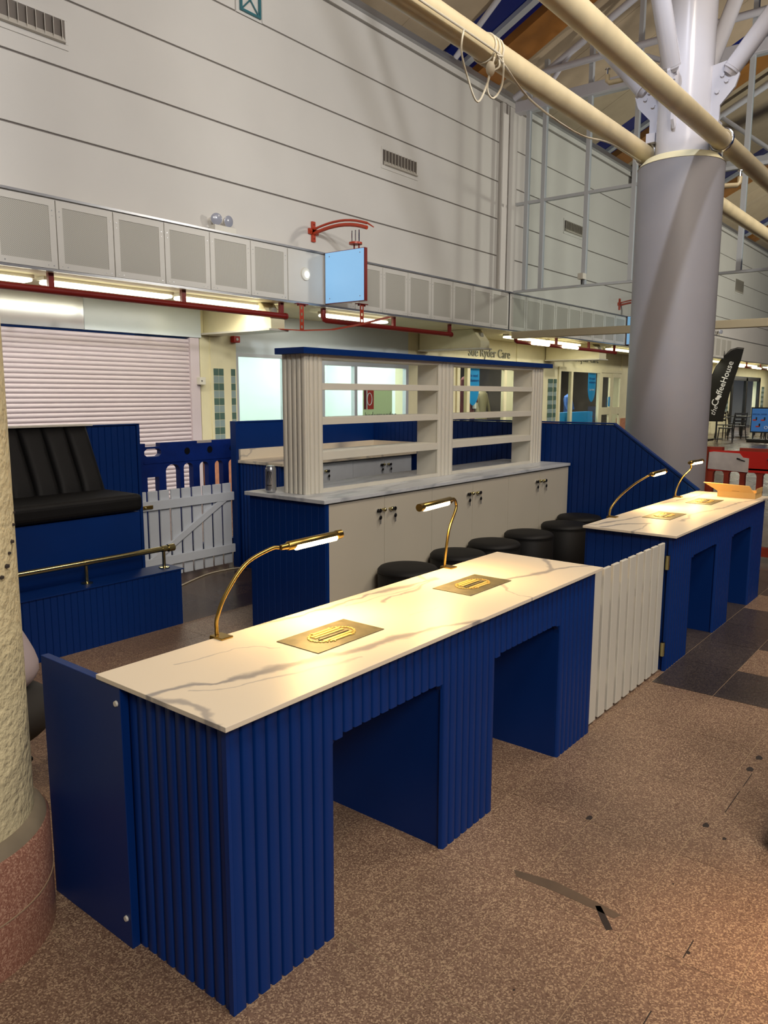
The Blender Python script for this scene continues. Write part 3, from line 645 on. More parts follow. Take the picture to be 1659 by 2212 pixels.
def garment(x, y, zt, h, wd, m, label, stand=True, scarf=None):
    t = thing('dressed_mannequin', (x, y, 0.3 if stand else 0), label, 'mannequin', 'clothes in the charity shop')
    if stand: MB().lathe([(0.16, 0), (0.16, 0.015), (0.015, 0.03), (0.015, zt-h)], (x, y, 0.0), 16).build('stand', M['steel'], t, smooth=40)
    b = MB().lathe([(wd*.52, 0), (wd*.5, h*.18), (wd*.40, h*.42), (wd*.44, h*.62), (wd*.5, h*.8), (wd*.36, h*.92), (wd*.12, h*.97), (wd*.11, h)], (x, y, zt-h), 20)
    b.v = [(v[0], y+(v[1]-y)*0.6, v[2]) for v in b.v]
    b.build('garment', m, t, smooth=50)
    for s in (-1, 1):
        MB().tube([(x+s*wd*.42, y, zt-h*.14), (x+s*wd*.60, y-.03, zt-h*.42), (x+s*wd*.58, y-.08, zt-h*.62)], [wd*.13, wd*.11, wd*.09], 8).build('sleeve', m, t, smooth=50)
    if scarf: MB().tube([(x-.08, y-.02, zt-.05), (x, y-.15, zt-.14), (x+.02, y-wd*.36, zt-.35), (x+.04, y-wd*.36, zt-.75)], [.045, .05, .045, .05], 8).build('scarf', M[scarf], t, smooth=50)
garment(13.55, 8.05, 1.92, 1.0, 0.46, M['tex_maroon'], 'maroon jacket with white scarf on a mannequin in the nearer window', scarf='tex_white')
garment(14.55, 8.3, 1.62, 0.9, 0.42, M['tex_sand'], 'sand coloured dress hanging at the right of the nearer window')
garment(17.13, 8.02, 1.28, 0.75, 0.36, M['tex_pink'], 'pink cardigan in the farther charity shop window')
garment(17.66, 8.02, 1.22, 0.75, 0.36, M['tex_teal'], 'dark teal coat beside the pink cardigan in the farther window')
garment(18.98, 8.22, 1.50, 0.7, 0.36, M['tex_blue'], 'blue jumper below the farther pennant')
def shelf_stand(x0, x1, y, label, n=5):
    t = thing('display_shelves', (x0, y, 0), label, 'shelves', 'shelving in the charity shop')
    for x in (x0, x1): B(x-.015, x+.015, y, y+.25, 0, 1.75).build('upright', M['steel'], t)
    for k in range(n):
        B(x0+.015, x1-.015, y, y+.26, .3+k*.32, .315+k*.32).build('shelf', M['white'], t)
        for q in range(3):
            xx = x0+.1+(x1-x0-.2)*q/2+random.uniform(-.02, .02)
            MB().lathe([(.03, 0), (.05, .04), (.045, .12), (.02, .15), (.02, .19)], (xx, y+.10, .315+k*.32), 10).build('vase', M[random.choice(['tex_white', 'tex_sand', 'dark', 'tex_navy'])], t, smooth=50)
shelf_stand(17.85, 18.65, 8.3, 'white shelves of ornaments in the farther charity shop window')
shelf_stand(12.4, 12.66, 8.1, 'small white shelf stand by the nearer charity shop door', 4)
ld = thing('step_ladder', (13.1, 8.0, 0), 'white folded step ladder leaning in the nearer charity shop window', 'ladder')
for s in (0, .17): MB().cyl((13.02+s, 7.85, .0), (12.95+s, 8.15, 1.5), .02, n=6).build('ladder_rail', M['tex_white'], ld)
for k in range(5): MB().cyl((13.02-.014*k, 7.88+.055*k, .25+.27*k), (13.19-.014*k, 7.88+.055*k, .25+.27*k), .014, n=6).build('ladder_rung', M['tex_white'], ld)
wp = thing('window_plinth', (18.1, 7.7, 0.3), 'bright cyan display plinth along the foot of the farther charity window', 'plinth')
B(16.98, 19.3, 7.62, 7.80, .3, 1.02).build('plinth_box', M['sky_blue'], wp)
wp2 = thing('window_plinth', (13.2, 7.7, 0.3), 'low white plinth in the nearer charity shop window', 'plinth')
B(12.8, 14.1, 7.62, 7.80, .3, .9).build('plinth_box', M['white'], wp2)
for k, x in enumerate((12.5, 13.6, 14.5, 17.4, 18.6, 19.9)):
    l = thing('ceiling_light', (x, 8.9, 2.5), 'strip light on the charity shop ceiling, the %s from the left' % ['first', 'second', 'third', 'fourth', 'fifth', 'sixth'][k], 'light', 'charity shop lights')
    B(x-.35, x+.35, 8.86, 8.94, 2.50, 2.545).build('light_body', M['white'], l); MB().cyl((x-.33, 8.9, 2.485), (x+.33, 8.9, 2.485), .014, n=8).build('light_tube', M['tube_light'], l)
for x in (13.5, 18.6): area('charity_light', (x, 8.5, 2.45), (x, 8.3, 0), (2.2, .6), 60, (1, .95, .85))

# far end of the hall
we = B(41, 42, -9, 11, 0, 12).build('wall_far', M['wall']); tag(we, 'far end wall of the hall', kind='structure')
fd = thing('door_2', (32.4, SY, 0), 'far bright shop entrance with dark door frames', None, kind='structure')
for x in (32.5, 34.7, 36.9): B(x, x+.25, SY-.02, SY+.08, 0, 2.2).build('door_frame', M['dark'], fd)
B(32.5, 37.15, SY-.02, SY+.08, 2.08, 2.25).build('door_head', M['dark'], fd)
B(32.4, 37.2, 9.0, 9.1, 0, 2.6).build('room_wall', M['shop_white'], fd)
B(35.4, 36.2, 8.9, 8.99, .9, 1.7).build('room_poster', M['sky_blue'], fd)
area('far_shop_light', (34.8, 8.2, 2.2), (34.8, 9.0, 1.0), (3.5, .4), 110, (.95, 1, .98))

# ---- services under the bulkhead
def soffit_light(x0, x1, label, yl=6.42, pw=16, m='tube_light'):
    t = thing('fluorescent_light', ((x0+x1)/2, yl, 2.6), label, 'light', 'fluorescent lights under the bulkhead')
    B(x0, x1, yl-.07, yl+.07, 2.600, 2.634).build('light_body', M['white'], t)
    B(x0+.02, x1-.02, yl-.085, yl+.085, 2.562, 2.5995).build('light_diffuser', M[m], t, bevel=.02)
    a = area('fluorescent_glow', ((x0+x1)/2, yl, 2.555), ((x0+x1)/2, yl+.12, 0), (x1-x0, .10), pw, (1, .97, .84)); return t
soffit_light(1.2, 2.95, 'fluorescent batten at the far left over the shutter')
soffit_light(3.05, 4.60, 'fluorescent batten over the right half of the shutter')
soffit_light(4.68, 6.25, 'fluorescent batten left of the cream speaker beam')
soffit_light(7.15, 8.6, 'fluorescent batten under the bulkhead right of the hanging sign')
soffit_light(12.35, 13.9, 'fluorescent batten over the nearer charity shop sign', m='tube_yellow')
soffit_light(14.0, 15.6, 'fluorescent batten left of the farther charity shop', m='tube_yellow')
soffit_light(17.3, 19.3, 'fluorescent batten over the charity shop double doors', m='tube_yellow')
soffit_light(24.5, 27.0, 'fluorescent batten behind the feather flag', m='tube_yellow')
soffit_light(28.0, 31.5, 'fluorescent batten right of the feather flag', pw=40, m='tube_yellow')
soffit_light(33.0, 38.0, 'fluorescent batten over the far bright entrance', pw=60, m='tube_yellow')
def red_pipe(x0, x1, hang, label, elbow=True, tubes=()):
    t = thing('red_pipe', ((x0+x1)/2, 6.12, 2.47), label, 'pipe', 'dark red pipes under the bulkhead')
    pts = [(x0, 6.12, 2.470), (x1, 6.12, 2.470)]
    if elbow: pts = [(x0, 6.12, 2.63), (x0, 6.12, 2.52), (x0+.012, 6.12, 2.484), (x0+.05, 6.12, 2.470), (x1, 6.12, 2.470)]
    MB().tube(pts, .036, 14).build('pipe', M['red_steel'], t, smooth=45)
    MB().cyl((x1-.002, 6.12, 2.47), (x1+.03, 6.12, 2.47), .042, n=14).build('end_cap', M['red_steel'], t, smooth=45)
    for h in hang: B(h-.028, h+.028, 6.10, 6.14, 2.50, 2.636).build('hanger', M['red_steel'], t)
    for a, b in tubes: MB().cyl((a, 6.06, 2.470), (b, 6.06, 2.470), .032, n=12).build('lit_tube', M['tube_yellow'], t, smooth=45)
red_pipe(-1.0, 6.14, (1.42, 2.99, 4.555, 6.08), 'dark red pipe hung under the bulkhead above the shutter', False)
red_pipe(6.87, 9.98, (8.43, 9.95), 'dark red pipe with an elbow to the right of the hanging sign')
red_pipe(12.2, 17.0, (13.9, 15.5, 16.95), 'dark red pipe with two lit tubes beside the charity shop', True, ((12.75, 13.45), (14.1, 14.8)))
red_pipe(26.2, 40.0, (27.2, 29, 31, 34, 37), 'far dark red pipe with lit tubes behind the feather flag', True, ((26.5, 27.1), (27.4, 28.4), (29.6, 30.8), (32.0, 33.2), (35.0, 36.4)))

# hanging box sign with curved bracket
def box_sign(x, label, cat2):
    t = thing('hanging_sign', (x, 5.64, 2.66), label, 'sign', 'pale blue hanging signs')
    B(x-.008, x+.0, 5.30, 5.965, 2.672, 3.318).build('sign_face', M['sign_blue'], t)
    fr = MB(); fr.box(x, x+.05, 5.293, 5.972, 2.664, 2.672); fr.box(x, x+.05, 5.293, 5.972, 3.318, 3.326); fr.box(x, x+.05, 5.285, 5.30, 2.664, 3.326); fr.box(x, x+.05, 5.965, 5.975, 2.664, 3.326); fr.box(x+.0, x+.046, 5.30, 5.965, 2.672, 3.318)
    fr.build('sign_box', M['red_steel'], t)
    for y, z in ((5.89, 3.27), (5.36, 2.73), (5.89, 2.73), (5.36, 3.27)): MB().cyl((x-.011, y, z), (x-.008, y, z), .008, n=8).build('screw', M['steel'], t)
    for y, z in ((5.48, 2.5),): pass
    b = thing('sign_bracket', (x, 6.19, 3.5), label.replace('hanging sign', 'wall bracket for the hanging sign'), 'bracket', 'curved red sign brackets')
    cr_ = MB(); cr_.box(x-.03, x+.03, 6.17, 6.198, 3.49, 3.75); cr_.box(x-.09, x+.09, 6.17, 6.198, 3.585, 3.655); cr_.build('wall_plate', M['red_bright'], b)
    for z in (3.53, 3.71): MB().cyl((x, 6.165, z), (x, 6.172, z), .012, n=8).build('bolt', M['red_steel'], b)
    arc = lambda f, d: (x, 6.18-.93*f, 3.62+.10*math.sin(f*math.pi*.62)-.13*f*f+d)
    for d, r in ((.03, .016), (-.025, .024)):
        MB().tube([arc(i/10, d) for i in range(11)], r, 8).build('curved_arm', M['red_bright'], b, smooth=50)
    MB().tube([arc(.88, .03), arc(1.0, .035), arc(1.12, .01)], [.016, .012, .006], 8).build('arm_tip', M['red_bright'], b, smooth=50)
    for y in (5.44, 5.50, 5.38): MB().cyl((x-.0, y, 3.40), (x-.0, y, 3.55), .008, n=8).build('hanging_rod', M['chrome'], b)
    MB().cyl((x, 5.44, 3.375), (x, 5.44, 3.40), .085, n=20).build('swivel_disc', M['red_bright'], b, smooth=40)
    for y in (5.40, 5.48): MB().cyl((x+.02, y, 3.327), (x+.02, y, 3.375), .010, n=8).build('spigot', M['red_steel'], b)
box_sign(6.76, 'pale blue lit hanging sign in front of the bulkhead', 0)
box_sign(17.30, 'farther pale blue hanging sign seen left of the grey column', 0)
# punched straps and the bowed strip below
def strap(x, y, z0, z1, nh, label):
    t = thing('punched_strap', (x, y, z0), label, 'bracket', 'punched red straps')
    s_ = MB(); hw = .035
    # strap with round holes: two side bars plus webs
    s_.box(x-hw, x-hw*.52, y-.006, y, z0, z1); s_.box(x+hw*.52, x+hw, y-.006, y, z0, z1)
    step = (z1-z0)/nh
    for k in range(nh+1):
        zc = z0+k*step; a = max(z0, zc-.022); b_ = min(z1, zc+.022)
        s_.box(x-hw*.52, x+hw*.52, y-.006, y, a, b_)
    s_.build('strap', M['red_bright'], t)
    B(x-.10, x+.10, y-.03, y+.03, z1, z1+.012).build('fixing_plate', M['red_steel'], t)
    for dx in (-.06, .06): MB().cyl((x+dx, y, z1-.02), (x+dx, y, z1+.0), .014, n=8).build('fixing_nut', M['red_steel'], t)
strap(6.33, 6.0, 2.30, 2.625, 4, 'red punched strap hanging left of the blue sign')
strap(7.02, 5.56, 2.40, 2.655, 3, 'red punched strap hanging below the blue sign')
bs = thing('bowed_strip', (6.8, 5.9, 2.35), 'thin bowed red strip curving below the blue sign', 'strip')
pa = [(6.02, 6.12, 2.30), (6.33, 6.0, 2.295), (6.7, 5.8, 2.32), (7.02, 5.56, 2.40), (7.25, 5.45, 2.47), (7.45, 5.42, 2.52)]
q = MB(); 
vs = []
for p_ in pa: vs += [(p_[0], p_[1]-.03, p_[2]), (p_[0], p_[1]+.03, p_[2]+.012), (p_[0], p_[1]+.03, p_[2]+.004), (p_[0], p_[1]-.03, p_[2]-.008)]
fs = [(0, 1, 2, 3)]
for i in range(len(pa)-1):
    for k in range(4): fs.append((i*4+k, i*4+(k+1) % 4, i*4+4+(k+1) % 4, i*4+4+k))
fs.append(tuple(len(pa)*4-4+k for k in (3, 2, 1, 0)))
q.add(vs, fs).build('strip', M['red_bright'], bs, smooth=30)
# round downlight on the solid panel, emergency twin spots, fire beacon, cctv
dl = thing('round_luminaire', (6.41, 5.99, 3.0), 'round white luminaire on the solid bulkhead panel', 'light')
MB().cyl((6.41, 5.998, 3.015), (6.41, 5.985, 3.015), .085, .078, n=28).build('bezel', M['white'], dl, smooth=40)
MB().ball((6.425, 5.985, 3.012), .038, 14, (1, .5, 1)).build('lens', M['lamp_white'], dl, smooth=60)
def twin_spot(x, label):
    t = thing('emergency_light', (x, 6.1, 3.335), label, 'light', 'twin emergency lights')
    B(x-.16, x+.16, 6.04, 6.14, 3.334, 3.41).build('housing', M['white'], t, bevel=.006)
    for s in (-1, 1):
        c = Vector((x+s*.09-.03, 6.06, 3.475)); d = Vector((s*.25-.25, -.9, -.12)).normalized()
        MB().cyl(c+d*.0, c-d*.05, .068, .045, n=20).build('spot_head', M['panel'], t, smooth=40)
        MB().cyl(c+d*.006, c+d*.0, .058, .066, n=20).build('spot_lens', M['green_lens'], t, smooth=40)
        MB().cyl((c.x, 6.09, 3.40), (c.x, 6.085, 3.45), .012, n=8).build('spot_neck', M['panel'], t)
twin_spot(5.14, 'white twin-spot emergency light on top of the bulkhead')
twin_spot(25.4, 'distant twin-spot emergency light right of the grey column')
fb = thing('fire_beacon', (6.40, 7.4, 2.2), 'small red fire beacon under the cream beam', 'alarm')
B(6.36, 6.48, 7.38, 7.46, 2.20, 2.29).build('beacon_body', M['red_panel'], fb, bevel=.01); MB().cyl((6.42, 7.379, 2.245), (6.42, 7.372, 2.245), .02, n=10).build('beacon_lens', M['text_white'], fb)
# wall grilles
gm = mat('grille dark void', (112, 104, 96), 0.8); gs = mat('grille metal', (196, 190, 178), 0.5)
def grille(x, z, label, w_=.90, h_=.30):
    t = thing('air_grille', (x, YW, z), label, 'vent', 'air grilles on the upper wall')
    x0, x1, z0, z1 = x-w_/2, x+w_/2, z-h_/2, z+h_/2; y0 = YW-.012
    f_ = MB(); f_.box(x0, x1, y0, YW, z1-.035, z1); f_.box(x0, x1, y0, YW, z0, z0+.05); f_.box(x0, x0+.03, y0, YW, z0+.05, z1-.035); f_.box(x1-.03, x1, y0, YW, z0+.05, z1-.035)
    f_.build('grille_frame', M['wall'], t, bevel=.003)
    B(x0+.03, x1-.03, y0+.008, YW-.0005, z0+.05, z1-.035).build('grille_void', gm, t)
    MB().prism([(YW-.012, z0+.05), (YW-.06, z0+.05), (YW-.012, z0+.11)][::-1], 'x', x0+.05, x1-.05).build('lower_lip', gs, t)
    lm = MB().prism([(-.012, -.032), (.012, .005), (.016, .005), (-.006, -.032)][::-1], 'z', 0, h_-.10).mesh('grille_blade', gs)
    n = 11
    for k in range(n): piece('grille_blade', lm, t, (x0+.07+(x1-x0-.14)*k/(n-1), YW-.014, z0+.06))
grille(8.665, 4.90, 'air grille in the middle of the boarded wall'); grille(2.86, 4.92, 'air grille at the top left corner of the wall', 1.0)
grille(14.65, 4.92, 'air grille on the wall seen through the glazed screen'); grille(27.6, 5.12, 'distant air grille right of the grey column', 1.0, .5)
tf = thing('lattice_frame', (5.72, YW, 5.93), 'small teal lattice frame high on the wall', 'frame')
f_ = MB(); x0, x1, z0, z1 = 5.565, 5.885, 5.93, 6.53; y0 = YW-.03; b_ = .026
f_.box(x0, x1, y0, YW-.002, z0, z0+b_); f_.box(x0, x1, y0, YW-.002, z1-b_, z1); f_.box(x0, x0+b_, y0, YW-.002, z0+b_, z1-b_); f_.box(x1-b_, x1, y0, YW-.002, z0+b_, z1-b_); f_.build('frame_border', M['teal'], tf)
for a, c in (((x0+b_, z0+b_), (x1-b_, z0+.30)), ((x1-b_, z0+b_), (x0+b_, z0+.30)), ((x0+b_, z0+.30), (x1-b_, z1-b_)), ((x1-b_, z0+.30), (x0+b_, z1-b_))):
    MB().cyl((a[0], YW-.017, a[1]), (c[0], YW-.017, c[1]), .009, n=6).build('lattice_bar', M['teal'], tf)
cc = thing('cctv_camera', (11.6, 4.9, 3.35), 'small camera on the band of the glazed screen', 'camera')
MB().cyl((11.68, 4.58, 3.345), (11.68, 4.58, 3.42), .02, n=8).build('mount', M['dark'], cc); B(11.60, 11.74, 4.53, 4.63, 3.42, 3.52).build('camera_body', M['white'], cc, bevel=.006)

# ---- grey column with its tree of struts
CX, CY = 6.0, 1.1
col = thing('round_column', (CX, CY, 0), 'tall round grey wrapped column with white steel struts on top', 'column')
MB().cyl((CX, CY, 0), (CX, CY, 3.40), .353, n=64).build('grey_wrap', M['grey_wrap'], col, smooth=40)
MB().lathe([(.353, 3.40), (.357, 3.402), (.30, 3.465), (.215, 3.475)], (CX, CY, 0), 64).build('plaster_collar', M['cream'], col, smooth=40)
MB().cyl((CX, CY, 3.46), (CX, CY, 8.6), .218, n=48).build('steel_shaft', M['white_steel'], col, smooth=40)
for k, (dx, dy) in enumerate(((0, 1), (-1, 0), (0, -1), (1, 0))):
    a = Vector((CX+dx*.36, CY+dy*.36, 4.10)); d = Vector((dx, dy, 1.22)).normalized()
    st = MB().cyl(a, a+d*5.2, .072, n=20).build('strut', M['white_steel'], col, smooth=40)
    MB().cyl(a-d*.035, a+d*.02, .045, .074, n=20).build('strut_shoe', M['white_steel'], st, smooth=40)
    o = lambda r, z: (r, z)
    prof = [(.20, 3.74), (.245, 3.66), (.29, 3.72), (.29, 3.84), (.345, 3.90), (.40, 3.96), (.43, 4.05), (.41, 4.15), (.35, 4.18), (.20, 4.16)]
    pl = MB()
    n = len(prof); tv = Vector((-dy, dx, 0))*.012; vs = []
    for s in (-1, 1): vs += [Vector((CX+dx*r, CY+dy*r, z))+tv*s for r, z in prof]
    pl.add(vs, [tuple(range(n)), tuple(range(2*n-1, n-1, -1))]+[(i, (i+1) % n, n+(i+1) % n, n+i) for i in range(n)])
    g_ = pl.build('gusset_plate', M['white_steel'], col)
    for r, z in ((.30, 4.07), (.335, 4.02), (.265, 3.95)):
        c0 = Vector((CX+dx*r, CY+dy*r, z)); tn = Vector((-dy, dx, 0))
        MB().cyl(c0-tn*.026, c0+tn*.026, .018, n=6).build('bolt', M['white_steel'], g_)
def sprinkler(p0, p1, label):
    t = thing('sprinkler_pipe', p0, label, 'pipe', 'white sprinkler pipes')
    p0, p1 = Vector(p0), Vector(p1)
    MB().tube([p0, p1, p1+(p1-p0).normalized()*.02+Vector((0, 0, .02)), p1+(p1-p0).normalized()*.022+Vector((0, 0, .07))], .022, 10).build('pipe', M['tube_cream'], t, smooth=50)
    h = p1+(p1-p0).normalized()*.022; MB().cyl(h+Vector((0, 0, .07)), h+Vector((0, 0, .12)), .008, n=8).build('sprinkler_head', M['chrome'], t); MB().cyl(h+Vector((0, 0, .118)), h+Vector((0, 0, .122)), .025, n=10).build('deflector', M['chrome'], t)
sprinkler((6.0, 1.30, 4.23), (6.0, 1.78, 4.24), 'white sprinkler pipe left of the column shaft'); sprinkler((6.35, 1.0, 3.30), (6.5, .77, 3.31), 'white sprinkler pipe peeping out right of the grey column')

# ---- long cream pipes clamped to the column
def hall_pipe(y, x0, x1, label):
    t = thing('hall_pipe', (x0, y, 3.56), label, 'pipe', 'long cream pipes')
    MB().cyl((x0, y, 3.555), (x1, y, 3.575), .076, n=28).build('pipe', M['tube_cream'], t, smooth=40)
    for x in (6.0,):
        MB().tube([(x, y+.088*math.cos(a*math.pi/8), 3.57+.088*math.sin(a*math.pi/8)) for a in range(16)], .014, 8, True).build('clamp_ring', M['chrome'], t, smooth=50)
        s = 1 if y < CY else -1
        B(x-.06, x+.06, min(y+s*.02, y+s*.10), max(y+s*.02, y+s*.10), 3.64, 3.72).build('clamp_block', M['white_steel'], t, bevel=.004)
        B(x-.02, x+.02, y-.012, y+.012, 3.43, 3.49).build('clamp_bolt', M['chrome'], t)
hall_pipe(1.42, -5, 11.6, 'long cream pipe passing behind the white column shaft'); hall_pipe(.78, .1, 11.6, 'long cream pipe passing in front of the white column shaft')
rp = thing('tied_cable', (3.3, 1.42, 3.4), 'white cable looped and tied around the left cream pipe', 'cable')
def smoothpath(pts, n=6):
    P_ = [Vector(p) for p in pts]; out = []
    for i in range(len(P_)-1):
        p0, p1, p2, p3 = P_[max(i-1, 0)], P_[i], P_[i+1], P_[min(i+2, len(P_)-1)]
        for k in range(n):
            t_ = k/n; out.append(0.5*((2*p1)+(p2-p0)*t_+(2*p0-5*p1+4*p2-p3)*t_*t_+(3*p1-p0-3*p2+p3)*t_**3))
    out.append(P_[-1]); return out
MB().tube(smoothpath([(-1, 1.33, 3.50), (2.94, 1.33, 3.52), (3.32, 1.33, 3.49), (3.61, 1.35, 3.42), (3.86, 1.38, 3.40), (4.27, 1.40, 3.39), (4.73, 1.42, 3.41), (5.25, 1.42, 3.48), (5.9, 1.42, 3.49)]), .007, 6).build('cable_run', M['cable'], rp, smooth=60)
MB().tube(smoothpath([(2.93, 1.33, 3.52), (2.91, 1.33, 3.40), (2.98, 1.33, 3.28), (3.09, 1.33, 3.18), (3.20, 1.33, 3.32), (3.27, 1.33, 3.48)]), .006, 6).build('cable_loop', M['cable'], rp, smooth=60)
MB().tube(smoothpath([(3.30, 1.335, 3.52), (3.33, 1.33, 3.45), (3.22, 1.33, 3.37), (3.20, 1.33, 3.27), (3.27, 1.33, 3.25), (3.36, 1.33, 3.34), (3.38, 1.33, 3.46), (3.36, 1.335, 3.52)]), .006, 6).build('cable_loop', M['cable'], rp, smooth=60)
for x in (3.30, 3.345, 3.39): MB().tube([(x, 1.42+.083*math.cos(a*math.pi/9), 3.563+.083*math.sin(a*math.pi/9)) for a in range(18)], .006, 6, True).build('cable_turn', M['cable'], rp, smooth=60)
MB().ball((3.22, 1.325, 3.40), .033, 12, (1, .8, 1.3)).build('tape_knot', M['cable'], rp, smooth=60)

# ---- plaster column on a terrazzo plinth, close by on the left
PX, PY = -.318, .888
pc = thing('plaster_column', (PX, PY, 0), 'rough cream plaster column on a red terrazzo plinth at left', 'column')
MB().cyl((PX, PY, .34), (PX, PY, 7.5), .28, n=64).build('plaster_shaft', M['plaster'], pc, smooth=40)
pb = MB().lathe([(.318, 0), (.318, .30), (.31, .312)], (PX, PY, 0), 64).build('terrazzo_plinth', M['granite'], pc, smooth=40)
MB().lathe([(.31, .312), (.30, .33), (.276, .345)], (PX, PY, 0), 64).build('plinth_top', M['granite_top'], pc, smooth=40)
MB().tube([(PX+.319*math.cos(a), PY+.319*math.sin(a), .15) for a in [i*math.pi/32 for i in range(64)]], .0018, 4, True).build('plinth_joint', M['joint'], pb)
for k in range(14):
    a = math.radians(-98+k*5.2+random.uniform(-1, 1)); z = .93+.004*k*k*.35+random.uniform(-.006, .006); r = .2795
    MB().ball((PX+r*math.cos(a), PY+r*math.sin(a), z), random.uniform(.004, .011), 6, (1, 1, .6)).build('chip_mark', M['dirt'], pc)

# ================================================================== KIOSK
PITCH = .0396
def reed_mesh(h, m, wd=PITCH, d=.012):
    pr_ = [(0, 0), (wd*.05, 0), (wd*.09, d*.66), (wd*.17, d), (wd*.83, d), (wd*.91, d*.66), (wd*.95, 0), (wd, 0)]
    # lies along +X (width) and -Y (proud), height along Z; plus closed back
    poly = [(x, -y) for x, y in pr_]+[(wd, .004), (0, .004)]
    return MB().prism(poly, 'z', 0, h).mesh('reed', m, smooth=55)
RM = {}
def reed(h, m='blue', wd=PITCH, d=.012):
    k = (round(h, 4), m, wd, d)
    if k not in RM: RM[k] = reed_mesh(h, M[m], wd, d)
    return RM[k]
BMX = {}
def board(h, wd, d=.004, m='blue_smooth'):
    k = (round(h, 4), round(wd, 4), m)
    if k not in BMX:
        BMX[k] = MB().prism([(.0008, .003), (.0008, -d*.4), (.0028, -d), (wd-.0028, -d), (wd-.0008, -d*.4), (wd-.0008, .003)], 'z', 0, h).mesh('board', M[m])
    return BMX[k]
H = .737   # underside of worktop
def desk(X, label, mm, left):
    t = thing('service_desk', (X+1.02, .26, 0), label, 'desk', 'blue fluted service desks')
    B(X, X+2.053, 0, .52, H, .75).build('worktop', M[mm], t, bevel=.0012)
    legs = [(X+.042, X+.386), (X+.908, X+1.218), (X+1.733, X+2.03)]
    for i, (a, b) in enumerate(legs):
        B(a, b, .042, .519, 0, H).build('pedestal', M['blue_smooth'], t)
    for a, b in ((X+.386, X+.908), (X+1.218, X+1.733)):
        z0 = .577; r = .048
        pts = [(a, H), (a, z0-r)]+[(a+r-r*math.cos(k*math.pi/10), z0-r+r*math.sin(k*math.pi/10)) for k in range(1, 6)]+[(b-r+r*math.sin(k*math.pi/10), z0-r+r*math.cos(k*math.pi/10)) for k in range(0, 5)]+[(b, z0-r), (b, H)]
        MB().prism(pts, 'y', .042, .062).build('apron', M['blue_smooth'], t)
        B(a, b, .062, .50, .70, H).build('top_rail', M['blue_smooth'], t)
    n = 51; x0 = X+.030
    for k in range(n):
        xa = x0+k*PITCH; xc = xa+PITCH/2
        full = any(a-.01 <= xc <= b+.012 for a, b in legs)
        z0 = 0 if full else .577
        if not full:
            dd = min(min(abs(xc-a), abs(xc-b)) for a, b in legs)
            if dd < .048: z0 = .577-.048+math.sqrt(max(0, .048**2-(.048-max(dd, .0))**2))
        piece('reed', reed(H-z0), t, (xa, .042, z0))
    B(X+.024, X+.034, .030, .046, 0, H).build('corner_bead', M['blue'], t)
    if left == 'reeds':
        for k in range(10): piece('reed', reed(H), t, (X+.042, .43-k*PITCH, 0), (0, 0, -math.pi/2))
        pa_ = B(X+.004, X+.028, .418, .815, 0, .736).build('end_panel', M['blue_smooth'], t, bevel=.0015)
        for y, z in ((.44, .672), (.444, .078)): MB().lathe([(.0085, 0), (.0085, .004), (.006, .007)], (0, 0, 0), 14)
        for y, z in ((.436, .69), (.44, .082)):
            MB().cyl((X+.0045, y, z), (X-.001, y, z), .0085, .007, n=14).build('screw_cap', M['white'], pa_, smooth=40)
    else:
        for k in range(9): piece('groove_board', board(H, .0515), t, (X+.042, .51-k*.0515, 0), (0, 0, -math.pi/2))
    return t
desk(0.0, 'nearest blue fluted desk with marble top and an end panel beside the plaster column', 'marble_a', 'reeds')
desk(2.995, 'farther blue fluted desk with marble top below the grey column', 'marble_b', 'boards')

# bronze extractor plates with a gold octagonal grille
def plate(cx, cy, label):
    t = thing('grille_plate', (cx, cy, .75), label, 'plate', 'bronze grille plates')
    z = .7503
    pl_ = B(cx-.149, cx+.149, cy-.085, cy+.085, z, z+.0022).build('bronze_sheet', M['bronze'], t, bevel=.0006)
    zt = z+.0022; a, b = .085, .053
    ring = [(cx+(a)*math.cos(k*math.pi/16)*min(1, 1), cy+(b)*math.sin(k*math.pi/16)*1.0, zt+.001) for k in range(32)]
    # gold bars clipped by an oval, with a darker middle
    ys = [-.041, -.026, -.008, .011, .027, .042]
    for i, y in enumerate(ys):
        hw = a*math.sqrt(max(0, 1-(abs(y)/b)**2))*0.92-.006; wd = .0050 if i not in (2, 3) else .0040
        if i in (2, 3): hw *= .9
        B(cx-hw, cx+hw, cy+y-wd, cy+y+wd, zt, zt+.003).build('grille_bar', M['gold'] if i not in (2,) else M['bronze'], pl_)
    B(cx-.052, cx+.052, cy-.005, cy+.006, zt, zt+.0012).build('grille_centre', M['dark'], pl_)
    lm = MB().box(-.0042, .0042, -.0028, .0028, 0, .003).mesh('rim_link', M['gold'])
    for k in range(40):
        an = k*math.pi/20
        if abs(math.sin(an)) > .90: continue
        p = piece('rim_link', lm, pl_, (cx+a*math.cos(an), cy+b*math.sin(an), zt), (0, 0, an+.6*(1 if k % 2 else -1)))
plate(.631, .262, 'bronze grille plate nearest the camera, under the first brass lamp')
plate(1.441, .268, 'bronze grille plate at the far end of the nearest desk')
plate(3.645, .285, 'bronze grille plate on the near half of the farther desk')
plate(4.455, .285, 'bronze grille plate beside the cardboard box on the farther desk')

